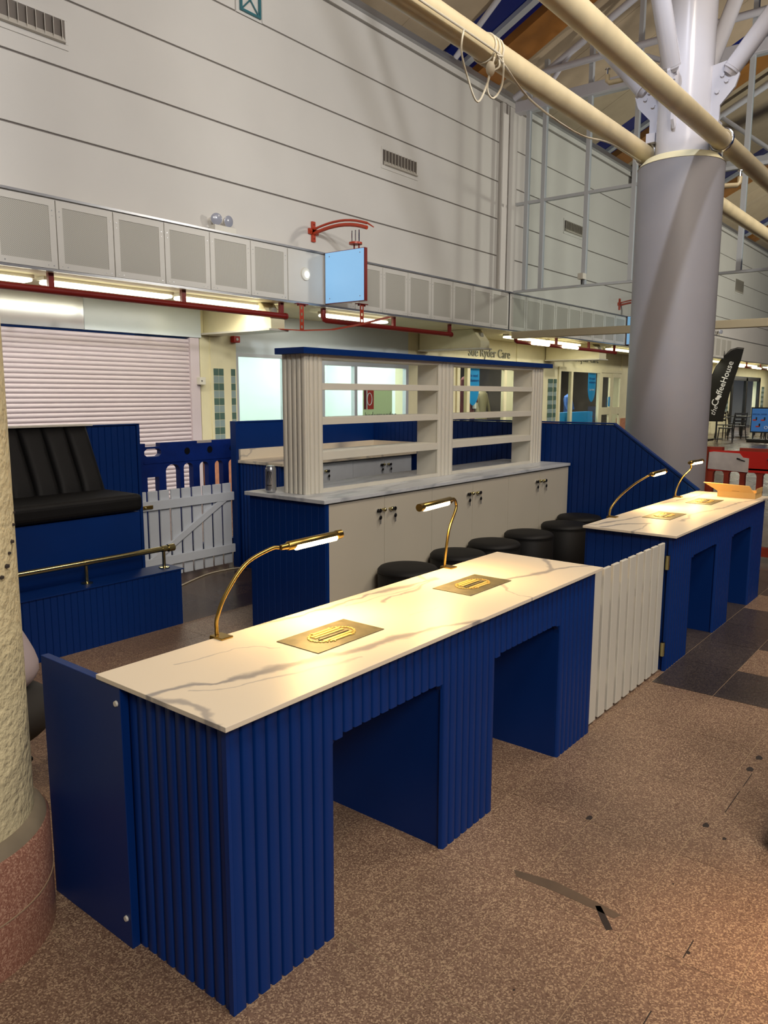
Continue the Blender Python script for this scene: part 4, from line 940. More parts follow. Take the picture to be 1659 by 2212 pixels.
# brass gooseneck lamps
def lamp(base, neck, h0, h1, label, pw=3.3):
    t = thing('gooseneck_lamp', (base[0], base[1], .75), label, 'lamp', 'brass gooseneck desk lamps')
    bx, by = base[0], .52
    B(bx-.020, bx+.024, by-.042, by+.016, .7503, .7565).build('clamp_plate', M['brass'], t, bevel=.002)
    B(bx-.020, bx+.024, by+.006, by+.016, .715, .7503).build('clamp_jaw', M['brass'], t)
    neck = [(bx, by+.006, .757), (bx, by+.006, .775)]+list(neck)
    MB().tube(smoothpath(neck, 7), .0062, 12).build('gooseneck', M['brass'], t, smooth=60)
    a, b = Vector(h0), Vector(h1); d = (b-a).normalized()
    hd = MB().tube([a-d*.004, a, b, b+d*.003], [.010, .0145, .0145, .012], 20).build('lamp_head', M['brass'], t, smooth=50)
    MB().cyl(a-d*.03, a, .0085, .0105, n=16).build('head_collar', M['brass'], hd, smooth=50)
    MB().cyl(b, b+d*.022, .0155, n=20).build('end_cap', M['brass'], hd, smooth=50)
    dn = Vector((0, 0, -1)); dn = (dn-d*dn.dot(d)).normalized()
    sd = (Vector((-.45, -.62, 0))); sd = (sd-d*sd.dot(d)-dn*sd.dot(dn)); 
    off = (dn*.8+sd.normalized()*.6).normalized()*.0078
    MB().tube([a+d*.022+off, a+d*.028+off, b-d*.008+off, b-d*.002+off], [.006, .0115, .0115, .006], 14).build('led_strip', M['led_warm'], hd, smooth=50)
    mid = (a+b)*.5+off*2.8
    l = bpy.data.lights.new('lamp_light', 'AREA'); l.shape = 'RECTANGLE'; l.size = (b-a).length*.8; l.size_y = .02; l.energy = pw; l.color = (1.0, .62, .23); l.spread = math.radians(165)
    lo = bpy.data.objects.new('lamp_light', l); COL.objects.link(lo); lo.parent = t
    zax = -(dn*.92+sd.normalized()*.30).normalized(); xax = d; yax = zax.cross(xax).normalized(); xax = yax.cross(zax)
    lo.matrix_world = Matrix(((xax.x, yax.x, zax.x, mid.x-t.location.x), (xax.y, yax.y, zax.y, mid.y-t.location.y), (xax.z, yax.z, zax.z, mid.z-t.location.z), (0, 0, 0, 1)))
    lo.matrix_parent_inverse = Matrix.Identity(4)
    lo.matrix_basis = Matrix(((xax.x, yax.x, zax.x, mid.x-t.location.x), (xax.y, yax.y, zax.y, mid.y-t.location.y), (xax.z, yax.z, zax.z, mid.z-t.location.z), (0, 0, 0, 1)))
    return t
lamp((.405, .52), [(.402, .518, .81), (.430, .51, .877), (.497, .495, .961), (.582, .475, .998), (.610, .465, 1.000)], (.640, .455, 1.0015), (.855, .445, 1.008), 'brass gooseneck lamp on the near end of the nearest desk')
lamp((1.628, .52), [(1.632, .52, .845), (1.652, .52, .918), (1.697, .52, .990), (1.697, .52, 1.018), (1.665, .505, 1.037), (1.64, .495, 1.040)], (1.600, .485, 1.044), (1.375, .465, 1.042), 'brass gooseneck lamp by the row of black stools')
lamp((3.385, .52), [(3.40, .52, .812), (3.52, .515, .868), (3.72, .505, .923), (3.83, .475, .960), (3.845, .465, .968)], (3.87, .455, .974), (4.08, .45, .979), 'brass gooseneck lamp at the near end of the farther desk')
lamp((4.575, .52), [(4.60, .52, .828), (4.67, .51, .888), (4.74, .48, .945), (4.70, .47, .985), (4.66, .465, .992)], (4.66, .46, .995), (4.88, .45, .994), 'brass gooseneck lamp at the far end of the farther desk')

# white picket gate between the desks
pg = thing('picket_gate', (2.6, .06, 0), 'white picket gate between the two blue desks', 'gate')
n = 9; x0, x1 = 2.085, 3.0; st = (x1-x0)/n
pk = B(0, st-.030, -.008, .008, 0, .700).mesh('picket', M['white'])
for k in range(n): piece('picket', pk, pg, (x0+k*st+.008, .058, .012), bevel=.003)
for z in (.14, .54): B(x0, x1-.012, .067, .089, z, z+.08).build('gate_rail', M['white'], pg)
MB().prism([(x0+.03, .22), (x0+.10, .22), (x1-.05, .54), (x1-.12, .54)], 'y', .070, .088).build('gate_brace', M['white'], pg)
for z in (.565, .09):
    h_ = B(2.992, 3.020, .034, .05, z, z+.075).build('hinge', M['brass_pale'], pg); 
    MB().cyl((3.004, .036, z), (3.004, .036, z+.075), .006, n=10).build('hinge_pin', M['brass_pale'], h_)
    for zz in (.018, .055): MB().cyl((3.013, .034, z+zz), (3.013, .031, z+zz), .004, n=8).build('hinge_screw', M['dark'], h_)

# cardboard box on the farther desk
cb = thing('cardboard_box', (4.93, .17, .75), 'open shallow brown cardboard box on the far end of the farther desk', 'box')
x0, x1, y0, y1 = 4.80, 4.99, .045, .30; z0, z1 = .7503, .792
f_ = MB(); tk = .004
f_.box(x0, x1, y0, y1, z0, z0+tk); f_.box(x0, x0+tk, y0, y1, z0+tk, z1); f_.box(x1-tk, x1, y0, y1, z0+tk, z1); f_.box(x0+tk, x1-tk, y0, y0+tk, z0+tk, z1); f_.box(x0+tk, x1-tk, y1-tk, y1, z0+tk, z1); f_.build('tray', M['kraft'], cb)
lid = MB().add([(x0, y0+.01, z1), (x0, y1, z1), (x0-.035, y1+.09, z1+.058), (x0-.03, y0+.035, z1+.05)]+[(x0+.004, y0+.01, z1+.002), (x0+.004, y1, z1+.002), (x0-.031, y1+.09, z1+.061), (x0-.026, y0+.035, z1+.053)],
    [(0, 1, 2, 3), (7, 6, 5, 4), (0, 4, 5, 1), (1, 5, 6, 2), (2, 6, 7, 3), (3, 7, 4, 0)]).build('lid_flap', M['kraft'], cb)
B(x0+.02, x1, y0-.003, y0, z1-.002, z1+.03).build('side_flap', M['kraft'], cb)
B(x0-.0045, x0-.0, .15, .20, z1+.006, z1+.009).build('lid_slot', M['dark'], lid)

# storage cabinets under the shelf unit
YF = 1.60
def lock_set(door, xk, xl, y, z, s):
    k = MB().cyl((xk, y, z+.002), (xk, y-.014, z+.002), .007, n=10).ball((xk, y-.02, z+.002), .0125, 10).build('knob', M['brass_pale'], door, smooth=60)
    l_ = MB().cyl((xl, y, z), (xl, y-.008, z), .012, n=12).build('lock', M['chrome'], door, smooth=40)
    MB().cyl((xl+.014, y-.012, z-.001), (xl+.014, y-.017, z-.001), .0125, n=12).build('key_head', M['dark'], door, smooth=40)
    MB().tube([(xl+.014, y-.016, z-.010), (xl+.017, y-.018, z-.024), (xl+.014, y-.017, z-.032)], .0012, 5).build('key_ring', M['chrome'], door)
    MB().ball((xl+.015, y-.016, z-.043), .014, 10, (1, .3, 1)).build('spare_key', M['dark'], door, smooth=60)
    B(xl+.0115, xl+.0185, y-.018, y-.015, z-.082, z-.052).build('key_blade', M['steel'], door)
edges = [2.066, 2.563, 3.060, 3.557, 4.062, 4.568, 5.085]
names = ['left', 'middle', 'right']
for u in range(3):
    a, b, c = edges[2*u:2*u+3]
    t = thing('storage_cabinet', ((a+c)/2, 1.9, 0), 'off white two door cabinet under the shelf unit, %s of three' % names[u], 'cabinet', 'cabinets under the shelf unit')
    B(a, c, YF+.018, 2.22, 0, .877).build('carcass', M['cabinet'], t)
    for i, (p, q_) in enumerate(((a, b), (b, c))):
        d_ = B(p+.0015, q_-.0015, YF, YF+.0175, .01, .868).build('door', M['cabinet'], t, bevel=.001)
        if i == 0: lock_set(d_, q_-.022, q_-.072, YF, .789, 1)
        else: lock_set(d_, p+.045, p+.073, YF, .787, -1)
ep = thing('cabinet_end', (2.05, 1.9, 0), 'blue boarded end panel of the storage cabinets', 'panel')
B(2.044, 2.0655, YF-.002, 2.22, 0, .877).build('backing', M['blue_smooth'], ep)
for k in range(12): piece('end_board', board(.877, .0516), ep, (2.0435, 2.22-k*.0516, 0), (0, 0, -math.pi/2))
wt = B(2.016, 5.09, 1.585, 2.24, .878, .90).build('cabinet_worktop', M['marble_grey'], bevel=.002)
tag(wt, 'pale grey marble worktop across the storage cabinets', 'worktop')

# white open shelf unit with fluted posts and a blue cap
su = thing('shelf_unit', (3.57, 1.92, .90), 'white open shelf unit with fluted posts and blue cap', 'shelf')
Z0, Z1, SYF, SYB = .9005, 1.700, 1.825, 2.015
B(2.085, 5.12, 1.795, 2.03, Z1, 1.735).build('cap_board', M['blue_smooth'], su, bevel=.002)
posts = [(2.125, 2.272), (3.447, 3.640), (4.825, 5.015)]
for i, (a, b) in enumerate(posts):
    p_ = B(a+.008, b-.008, SYF+.010, SYB, Z0, Z1).build('post', M['white'], su)
    n = 4; wd = (b-a-.004)/n
    for k in range(n): piece('flute', reed(Z1-Z0, 'white', round(wd, 4), .010), p_, (a+.002+k*wd, SYF+.010, Z0))
    if i == 0:
        n = 5; wd = (SYB-SYF)/n
        for k in range(n): piece('flute', reed(Z1-Z0, 'white', round(wd, 4), .010), p_, (a+.008, SYB-k*wd, Z0), (0, 0, -math.pi/2))
for a, b in ((2.272, 3.447), (3.640, 4.825)):
    for z0, z1 in ((1.092, 1.139), (1.299, 1.339), (1.501, 1.539)):
        B(a-.008, b+.008, SYF+.004, SYB-.005, z0, z1).build('shelf', M['white'], su, bevel=.001)
    B(a-.008, b+.008, SYF+.004, SYF+.022, Z0, Z0+.022).build('bottom_rail', M['white'], su)
    B(a-.008, b+.008, SYF+.004, SYB-.005, Z1-.022, Z1).build('top_rail', M['white'], su)
    for k in range(3): MB().cyl((a+(b-a)*(.15+.35*k), 1.95, Z0), (a+(b-a)*(.15+.35*k), 1.95, Z0+.004), .008, n=10).build('spot_disc', M['text_white'], su)
# energy drink can
cn = thing('drinks_can', (2.075, 2.07, .90), 'silver drinks can standing beside the shelf unit', 'can')
MB().lathe([(.022, 0), (.026, .003), (.0315, .012), (.0325, .018), (.0325, .135), (.031, .143), (.026, .155), (.0265, .158), (.024, .1575)], (2.075, 2.07, .9005), 32).build('can_body', M['alu_can'], cn, smooth=40)
for k, (an, zt, zb) in enumerate(((-2.95, .128, .068), (-2.62, .130, .060), (-2.30, .128, .072))):
    vs = []; n = 6
    for i in range(n+1):
        f_ = i/n; z = .9005+zt+(zb-zt)*f_; ww = .11*(1-f_*.8); o_ = .04*math.sin(f_*9)
        for s in (-1, 1): vs.append((2.075+.0329*math.cos(an+o_+s*ww), 2.07+.0329*math.sin(an+o_+s*ww), z))
    MB().add(vs, [(2*i, 2*i+1, 2*i+3, 2*i+2) for i in range(n)]).build('claw_mark', M['dark'], cn)
for k in range(7):
    an = -3.05+k*.13
    MB().ball((2.075+.0325*math.cos(an), 2.07+.0325*math.sin(an), .9005+.046), .0026, 6, (.8, .8, 1.4)).build('can_lettering', M['dark'], cn)
MB().cyl((2.075, 2.07, .9005+.1575), (2.075, 2.07, .9005+.159), .012, n=12).build('ring_pull', M['chrome'], cn)

# black round stools
stools = [(2.53, 1.395, .476), (3.075, 1.40, .476), (3.54, 1.405, .476), (4.02, 1.395, .476), (4.54, 1.36, .478), (4.912, 1.405, .490)]
lbl = ['black round stool nearest the camera, first of six', 'black round stool behind the second brass lamp', 'third black round stool from the camera', 'fourth black round stool from the camera', 'fifth black round stool, in front of the last one', 'farthest black round stool against the blue partition']
proto = None
for (x, y, h), l_ in zip(stools, lbl):
    t = thing('round_stool', (x, y, 0), l_, 'stool', 'black round stools'); R_ = .180
    MB().lathe([(R_-.004, 0), (R_, .01), (R_, h-.045), (R_-.003, h-.04)], (x, y, 0), 40).build('stool_body', M['leather'], t, smooth=40)
    MB().lathe([(R_-.003, h-.04), (R_+.002, h-.034), (R_+.001, h-.022), (R_-.012, h-.008), (R_-.045, h-.001), (.06, h+.002), (.01, h+.002)], (x, y, 0), 40).build('stool_cushion', M['leather'], t, smooth=50)
    MB().tube([(x+(R_+.0005)*math.cos(a*math.pi/20), y+(R_+.0005)*math.sin(a*math.pi/20), h-.040) for a in range(40)], .003, 6, True).build('piping', M['leather'], t, smooth=60)
    B(x+.10, x+.104, y-.153, y-.148, .01, h-.04).build('side_seam', M['leather'], t)

# blue boarded partitions around the back
PX1 = 5.105
p1 = thing('side_partition', (PX1, 2.2, 0), 'tall blue boarded partition with a sloping top beside the grey column', 'partition')
MB().prism([(.54, 0), (3.84, 0), (3.84, 1.232), (1.23, 1.232), (.54, .742)], 'x', PX1+.006, PX1+.034).build('backing', M['blue_smooth'], p1)
bw = .0535; k = 0; y = 3.765
while y-bw > .53:
    ya, yb = y-bw, y
    zt = lambda v: 1.224 if v > 1.23 else 1.224-(1.23-v)*.71
    MB().prism([(ya+.002, .0), (yb-.002, .0), (yb-.002, zt(yb)), (ya+.002, zt(ya))], 'x', PX1, PX1+.006).build('board', M['blue_smooth'], p1, bevel=.0015)
    y -= bw
MB().prism([(.53, .742), (1.225, 1.236), (3.84, 1.236), (3.84, 1.248), (1.222, 1.248), (.52, .752)][::-1], 'x', PX1-.006, PX1+.042).build('capping', M['blue_smooth'], p1)
p2 = thing('back_partition', (4.2, 3.8, 0), 'blue back partition behind the rear counter', 'partition')
B(3.275, PX1+.0, 3.775, 3.805, 0, 1.236).build('panel', M['blue_smooth'], p2)
B(3.268, PX1, 3.768, 3.812, 1.236, 1.248).build('capping', M['blue_smooth'], p2)
B(3.255, 3.275, 3.755, 3.825, 0, 1.248).build('end_post', M['blue_smooth'], p2)
# rear counter: cabinets, worktop, upstand
edges2 = [3.34, 3.76, 4.18, 4.63, 5.06]
for u in range(2):
    a, b, c = edges2[2*u:2*u+3]
    t = thing('rear_cabinet', ((a+c)/2, 3.5, 0), 'pale grey two door cabinet under the rear worktop, %s of the pair' % ('left', 'right')[u], 'cabinet', 'rear counter cabinets')
    B(a, c, 3.275, 3.765, 0, .897).build('carcass', M['cabinet_grey'], t)
    for i, (p, q_) in enumerate(((a, b), (b, c))):
        d_ = B(p+.002, q_-.002, 3.255, 3.2745, .01, .884).build('door', M['cabinet_grey'], t)
        if i == 0: lock_set(d_, q_-.022, q_-.055, 3.255, .822, 1)
        else: lock_set(d_, p+.045, p+.072, 3.255, .820, -1)
re_ = thing('rear_counter_end', (3.3, 3.5, 0), 'blue fluted end of the rear counter beside the grey gate', 'panel')
B(3.30, 3.338, 3.255, 3.765, 0, .897).build('backing', M['blue_smooth'], re_)
for k in range(12): piece('reed', reed(.897, 'blue', .0425, .012), re_, (3.30, 3.765-k*.0425, 0), (0, 0, -math.pi/2))
rw = thing('rear_worktop', (4.2, 3.5, .9), 'white marble rear worktop with a low upstand', 'worktop')
B(3.272, 5.09, 3.215, 3.774, .898, .922).build('worktop', M['marble2'], rw, bevel=.002)
B(3.30, 5.09, 3.752, 3.774, .922, 1.012).build('upstand', M['marble2'], rw); B(5.072, 5.09, 3.215, 3.752, .922, 1.012).build('upstand', M['marble2'], rw)

# grey picket gate at the rear (Z-braced)
rg = thing('rear_picket_gate', (2.78, 3.8, 0), 'pale grey Z-braced picket gate left of the rear counter', 'gate')
n = 9; x0, x1 = 2.30, 3.235; st = (x1-x0)/n
pk = B(0, st-.020, 0, .018, 0, .69).mesh('picket', M['gate_grey'])
for k in range(n): piece('picket', pk, rg, (x0+k*st+.01, 3.80, .04), bevel=.003)
B(x0+.02, x1+.005, 3.778, 3.80, .585, .655).build('gate_rail', M['gate_grey'], rg, bevel=.002); B(x0+.02, x1+.005, 3.778, 3.80, .135, .205).build('gate_rail', M['gate_grey'], rg, bevel=.002)
MB().prism([(x0+.10, .205), (x0+.20, .205), (x1-.07, .585), (x1-.17, .585)], 'y', 3.780, 3.80).build('gate_brace', M['gate_grey'], rg, bevel=.002)
bt = B(x0-.02, x0+.13, 3.768, 3.778, .60, .628).build('slide_bolt', M['brass'], rg, bevel=.003); MB().ball((x0+.06, 3.764, .614), .010, 8).build('bolt_knob', M['brass_pale'], bt, smooth=60)
cbl = thing('floor_cable', (2.9, 3.7, 0), 'thin pale cable lying on the floor in front of the rear gate', 'cable')
MB().tube(smoothpath([(2.35, 3.50, .006), (2.6, 3.62, .006), (2.9, 3.735, .006), (3.12, 3.74, .006), (3.25, 3.70, .006)]), .006, 6).build('cable', M['cable'], cbl, smooth=60)

# blue plastic barrier behind the gate
def barrier(name, pos, ang, L_, Hh, m, label, opens, holes, top, extra=None):
    t = thing(name, pos, label, 'barrier'); X0, Y0, _ = pos
    c, s = math.cos(ang), math.sin(ang)
    def put(mb, nm, mt, parent=t, **k):
        mb.v = [(X0+v[0]*c-v[1]*s, Y0+v[0]*s+v[1]*c, v[2]) for v in mb.v]; return mb.build(nm, mt, parent, **k)
    zl = Hh-top; zb = .14
    # upper band with a slotted hand hole
    hx0, hx1, hz0, hz1 = .15, .335, Hh-.112, Hh-.045
    u_ = MB(); u_.box(0, hx0, -.03, .03, zl, Hh); u_.box(hx1, L_, -.03, .03, zl, Hh); u_.box(hx0, hx1, -.03, .03, zl, hz0); u_.box(hx0+.02, hx1-.02, -.03, .03, hz1, Hh-.03)
    for (xa, xb) in ((hx0, 1), (hx1, -1)):
        zc = (hz0+hz1)/2; r = (hz1-hz0)/2
        poly = [(xa, hz0)]+[(xa+xb*(.03-.03*math.sin((i/6)*math.pi)), hz0+(hz1-hz0)*i/6) for i in range(1, 6)]+[(xa, hz1)]
        poly = [(xa, hz0), (xa+xb*.035, hz0), (xa+xb*.010, zc-r*.4), (xa+xb*.010, zc+r*.4), (xa+xb*.035, hz1), (xa, hz1)]
        u_.prism(poly if xb > 0 else poly[::-1], 'y', -.03, .03); u_.box(min(xa, xa+xb*.02), max(xa, xa+xb*.02), -.03, .03, hz1, Hh)
    put(u_, 'upper_band', M[m])
    put(MB().box(hx0, L_-.02, -.036, -.030, zl+.015, zl+.03), 'band_ridge', M[m])
    for xx in holes: put(MB().cyl((xx, -.034, Hh-.082), (xx, -.030, Hh-.082), .030, .027, n=16), 'moulded_hole', M['dark'])
    # uprights between arched openings
    x = 0
    for (g0, g1, dz) in opens:
        put(MB().box(x, g0, -.03, .03, zb, zl), 'upright', M[m])
        w2 = (g1-g0)/2; cx_ = (g0+g1)/2; zc = zl-dz-w2*.8
        pts = [(g0, zl), (g0, zc)]+[(cx_-w2*math.cos(i*math.pi/8), zc+w2*.78*math.sin(i*math.pi/8)) for i in range(1, 8)]+[(g1, zc), (g1, zl)]
        if dz: pts = [(g0, zl), (g0, zl-dz), (g1, zl-dz), (g1, zl)]
        put(MB().prism(pts, 'y', -.03, .03), 'arch', M[m]); x = g1
    put(MB().box(x, L_, -.03, .03, zb, zl), 'upright', M[m])
    put(MB().box(0, L_, -.03, .03, .06, zb), 'lower_band', M[m])
    for xx in (.12, L_-.2): put(MB().box(xx, xx+.10, -.24, .24, 0, .058), 'foot', M['dark'])
    if extra: extra(put)
    return t
barrier('plastic_barrier', (2.55, 4.30, 0), 0, 1.55, 1.065, 'blue_plastic', 'scuffed blue plastic barrier behind the grey picket gate', [(.18, .295, .10), (.365, .51, 0), (.55, .65, 0), (.72, .82, 0), (.89, .985, 0), (1.05, 1.145, 0), (1.21, 1.31, 0)], (.59, .836, 1.095, 1.33), .185,
    lambda put: put(MB().box(.70, .86, -.0305, .0305, 1.045, 1.0655), 'paint_scuff', M['paper']))
def redx(put):
    put(MB().box(.06, 1.2, -.036, -.030, .80, .985), 'red_inlay', M['red_panel'])
    put(MB().prism([(.055, .815), (.40, .80), (.40, .925), (.35, .93), (.32, .965), (.10, .972), (.06, .965)], 'y', -.041, -.036), 'torn_label', M['paper'])
    put(MB().cyl((.56, -.037, .925), (.56, -.045, .925), .012, n=8), 'bolt', M['chrome']); put(MB().cyl((.66, -.036, .90), (.66, -.040, .90), .05, n=16), 'scorch', M['red_steel'])
    put(MB().tube([(.30, -.042, .92), (.33, -.05, .915), (.37, -.042, .90)], .006, 6), 'cable_tie', M['dark'])
barrier('plastic_barrier', (6.31, .85, 0), -math.pi/2, 1.9, 1.012, 'red_plastic', 'orange red plastic barrier right of the grey column', [(.10, .195, 0), (.235, .33, 0), (.37, .47, 0), (.515, .61, 0), (.66, .755, 0), (.80, .895, 0), (.94, 1.04, 0), (1.08, 1.18, 0)], (), .205, redx)

# banquette with channelled backrest, on a raised blue base
bq = thing('banquette', (1.0, 3.3, 0), 'black channelled banquette seat on a blue base at left', 'bench')
B(-.25, 1.775, 2.965, 3.56, 0, .735).build('base', M['blue_smooth'], bq)
B(-.25, 1.79, 2.935, 3.50, .742, .852).build('seat_cushion', M['leather'], bq, bevel=.035, seg=4)
ch_w = .1555; x = 1.765
cm_poly = [(-.0, 0), (.0, 0)]
k = 0
while x-ch_w > -.30:
    xa, xb = x-ch_w, x
    n = 8; vs = []; m_ = 7
    for i in range(m_+1):
        f_ = i/m_; z = .845+f_*.415; yb0 = 3.30+.20*f_-.0*math.sin(f_*math.pi)
        for j in range(n+1):
            g = j/n; bul = .028*(1-abs(2*g-1)**5)**.5 if 0 < g < 1 else 0
            ed = min(1, math.sin(min(f_, 1-f_)*math.pi*2.6+.55)) if f_ in (0, 1) else 1
            vs.append((xa+.0015+(ch_w-.003)*g, yb0+.03-bul*ed, z))
    b0 = len(vs)
    for i in range(m_+1):
        f_ = i/m_
        for j in (0, n): vs.append((xa+.0015+(ch_w-.003)*(j/n), 3.30+.20*f_+.06, .845+f_*.415))
    fs = [(i*(n+1)+j, i*(n+1)+j+1, (i+1)*(n+1)+j+1, (i+1)*(n+1)+j) for i in range(m_) for j in range(n)]
    for i in range(m_):
        fs.append((i*(n+1), (i+1)*(n+1), b0+2*(i+1), b0+2*i)); fs.append((i*(n+1)+n, b0+2*i+1, b0+2*i+3, (i+1)*(n+1)+n)); fs.append((b0+2*i, b0+2*i+2, b0+2*i+3, b0+2*i+1))
    fs.append(tuple([m_*(n+1)+j for j in range(n+1)]+[b0+2*m_+1, b0+2*m_])); fs.append(tuple([j for j in range(n, -1, -1)]+[b0, b0+1]))
    MB().add(vs, fs).build('backrest_channel', M['leather'], bq, smooth=60)
    x -= ch_w
B(-.25, 1.80, 3.565, 3.60, .0, 1.262).build('back_board', M['blue_smooth'], bq); B(-.25, 1.80, 3.50, 3.61, 1.262, 1.272).build('back_ledge', M['white'], bq)
sp = thing('banquette_partition', (2.1, 3.7, 0), 'blue boarded upright panel between banquette and rear gate', 'panel')
B(1.80, 2.275, 3.705, 3.74, 0, 1.25).build('backing', M['blue_smooth'], sp)
for k in range(9): piece('board', board(1.243, .0505, .006), sp, (1.806+k*.0505, 3.705, 0))
B(2.262, 2.285, 3.69, 3.75, 0, 1.255).build('edge_post', M['blue_smooth'], sp); B(1.80, 2.285, 3.69, 3.75, 1.25, 1.258).build('capping', M['blue_smooth'], sp)
fr_ = thing('footrest_plinth', (1.0, 2.86, 0), 'low blue boarded footrest box in front of the banquette', 'plinth')
B(-.25, 1.932, 2.772, 2.955, 0, .360).build('box', M['blue_smooth'], fr_); B(-.25, 1.945, 2.760, 2.958, .360, .368).build('top_board', M['blue_smooth'], fr_)
wd = .0400
for k in range(54): piece('board', board(.360, wd), fr_, (1.932-(k+1)*wd, 2.772, 0))
fr2 = thing('brass_rail', (1.0, 2.86, .368), 'brass foot rail on two posts along the footrest box', 'rail')
MB().cyl((-.25, 2.86, .492), (1.915, 2.86, .492), .0175, n=20).build('rail_tube', M['brass_pale'], fr2, smooth=40)
MB().cyl((1.90, 2.86, .492), (1.945, 2.86, .492), .024, n=20).build('end_cap', M['brass_pale'], fr2, smooth=40)
for x in (.78, 1.328, 1.868):
    MB().lathe([(.034, 0), (.034, .006), (.012, .010), (.0105, .014), (.0105, .108)], (x, 2.86, .3685), 20).build('rail_post', M['brass_pale'], fr2, smooth=40)
    MB().cyl((x-.014, 2.86, .492), (x+.014, 2.86, .492), .0205, n=20).build('post_collar', M['brass_pale'], fr2, smooth=40)

# ================================================================== FAR CAFE
def make_chair():
    t = thing('cafe_chair', (0, 0, 0), 'x', 'chair', 'black cafe chairs')
    B(-.21, .21, -.21, .21, .43, .46).build('seat', M['dark'], t, bevel=.008)
    for sx in (-1, 1):
        for sy in (-1, 1): MB().cyl((sx*.22, sy*.22, 0), (sx*.18, sy*.18, .43), .017, n=8).build('leg', M['dark'], t)
        MB().cyl((sx*.18, .19, .45), (sx*.20, .25, .90), .016, n=8).build('back_post', M['dark'], t)
    for z in (.62, .74, .86): B(-.19, .19, .20+.06*(z-.45)/.45, .225+.06*(z-.45)/.45, z-.03, z+.03).build('back_slat', M['dark'], t)
    return t
ch = make_chair()
def copy_tree(o, loc, rot, label):
    c = o.copy(); COL.objects.link(c); c.location = loc; c.rotation_euler = (0, 0, rot); c['label'] = label
    for k in o.children:
        d = k.copy(); COL.objects.link(d); d.parent = c
    return c
spots = [(26.3, 7.1, .5, 'black cafe chair half hidden by the grey column'), (26.9, 5.75, 2.2, 'black cafe chair in front of the feather flag foot'), (27.6, 6.35, 1.2, 'black cafe chair between flag and far entrance'),
         (28.2, 5.0, -.8, 'black cafe chair left of the blue poster stand'), (29.4, 6.5, .3, 'farthest black cafe chair in front of the bright entrance'), (24.9, 5.6, 3.4, 'nearest black cafe chair beside the column edge'), (29.4, 4.9, 1.9, 'black cafe chair behind the blue poster stand'), (30.4, 5.7, -.4, 'black cafe chair left of the dark door frame'), (27.4, 5.05, .9, 'black cafe chair directly left of the blue poster')]
for i, (x, y, r, l_) in enumerate(spots):
    if i == 0: ch.location = (x, y, 0); ch.rotation_euler = (0, 0, r); ch['label'] = l_
    else: copy_tree(ch, (x, y, 0), r, l_)
for i, (x, y, l_) in enumerate(((26.6, 6.35, 'black cafe table nearest the grey column'), (28.5, 6.0, 'black cafe table by the bright far entrance'))):
    t = thing('cafe_table', (x, y, 0), l_, 'table', 'black cafe tables')
    B(x-.35, x+.35, y-.35, y+.35, .72, .745).build('table_top', M['dark'], t, bevel=.004); MB().cyl((x, y, .02), (x, y, .72), .03, n=10).build('pedestal', M['dark'], t); MB().cyl((x, y, 0), (x, y, .02), .24, n=20).build('foot', M['dark'], t)
# feather flag
ff = thing('feather_flag', (25.6, 6.25, 0), 'black feather flag with white lettering beside the grey column', 'flag')
FXX = 25.6
# outline in the Y-Z plane (Y falls to the right of the picture)
out = [(6.42, .62), (6.44, 1.4), (6.36, 1.95), (6.20, 2.40), (5.955, 2.72), (5.78, 2.90), (5.60, 2.955), (5.40, 2.93), (5.46, 2.60), (5.58, 2.15), (5.72, 1.60), (5.84, 1.00), (5.88, .62)]
# cloth leans slightly: shear so that it is a free-standing banner facing the camera side
MB().prism(out, 'x', FXX, FXX+.012).build('flag_cloth', M['dark'], ff)
MB().tube([(FXX-.0+.03, 6.46, .05), (FXX+.03, 6.46, 1.4), (FXX+.03, 6.38, 1.97), (FXX+.03, 6.21, 2.42), (FXX+.03, 5.965, 2.74), (FXX+.03, 5.80, 2.92), (FXX+.03, 5.60, 2.975), (FXX+.03, 5.40, 2.95)], .014, 8).build('flag_pole', M['dark'], ff, smooth=60)
B(FXX-.25, FXX+.25, 6.2, 6.7, 0, .05).build('flag_base', M['dark'], ff)
d_ = Vector((0, -.30, 1.0)).normalized()
text_mesh('flag_text', 'the', .24, M['text_white'], ff, (FXX-.006, 6.16, .80), d_, (0, .96, .29), .002, shear=.3)
text_mesh('flag_text', 'C', .30, M['text_white'], ff, (FXX-.006, 6.10, 1.10), d_, (0, .96, .29), .002, bold=.002)
text_mesh('flag_text', 'ffeeHouse', .27, M['text_white'], ff, (FXX-.006, 5.99, 1.47), d_, (0, .96, .29), .002, bold=.002)
for dy, dz in ((0, 0), (-.05, .07)):
    b_ = MB().ball((FXX-.004, 6.10+dy, 1.36+dz), .066, 12, (.06, 1.1, .75)); b_.build('bean_logo', M['text_white'], ff, smooth=60)
# poster stand
po = thing('poster_stand', (25.5, 4.8, 0), 'blue framed poster stand at the right edge on the far floor', 'sign')
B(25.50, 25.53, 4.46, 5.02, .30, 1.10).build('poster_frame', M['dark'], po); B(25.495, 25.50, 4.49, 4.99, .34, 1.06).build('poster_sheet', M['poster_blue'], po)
B(25.36, 25.68, 4.40, 5.08, .0, .10).build('stand_base', M['dark'], po, bevel=.02)
for y in (4.55, 4.93): MB().cyl((25.52, y, .09), (25.52, y, .32), .02, n=8).build('stand_leg', M['dark'], po)
text_mesh('poster_text', 'SPECIAL OFFER', .062, M['text_navy'], po, (25.492, 4.97, .86), (0, -1, 0), (0, 0, 1), .001, bold=.001)
for y, z in ((4.90, .70), (4.66, .70), (4.80, .50)):
    MB().ball((25.494, y, z), .055, 10, (.05, 1.3, .45)).build('food_picture', M['poster_red'], po); B(25.490, 25.494, y-.07, y-.03, z, z+.09).build('cup_picture', M['dark'], po)
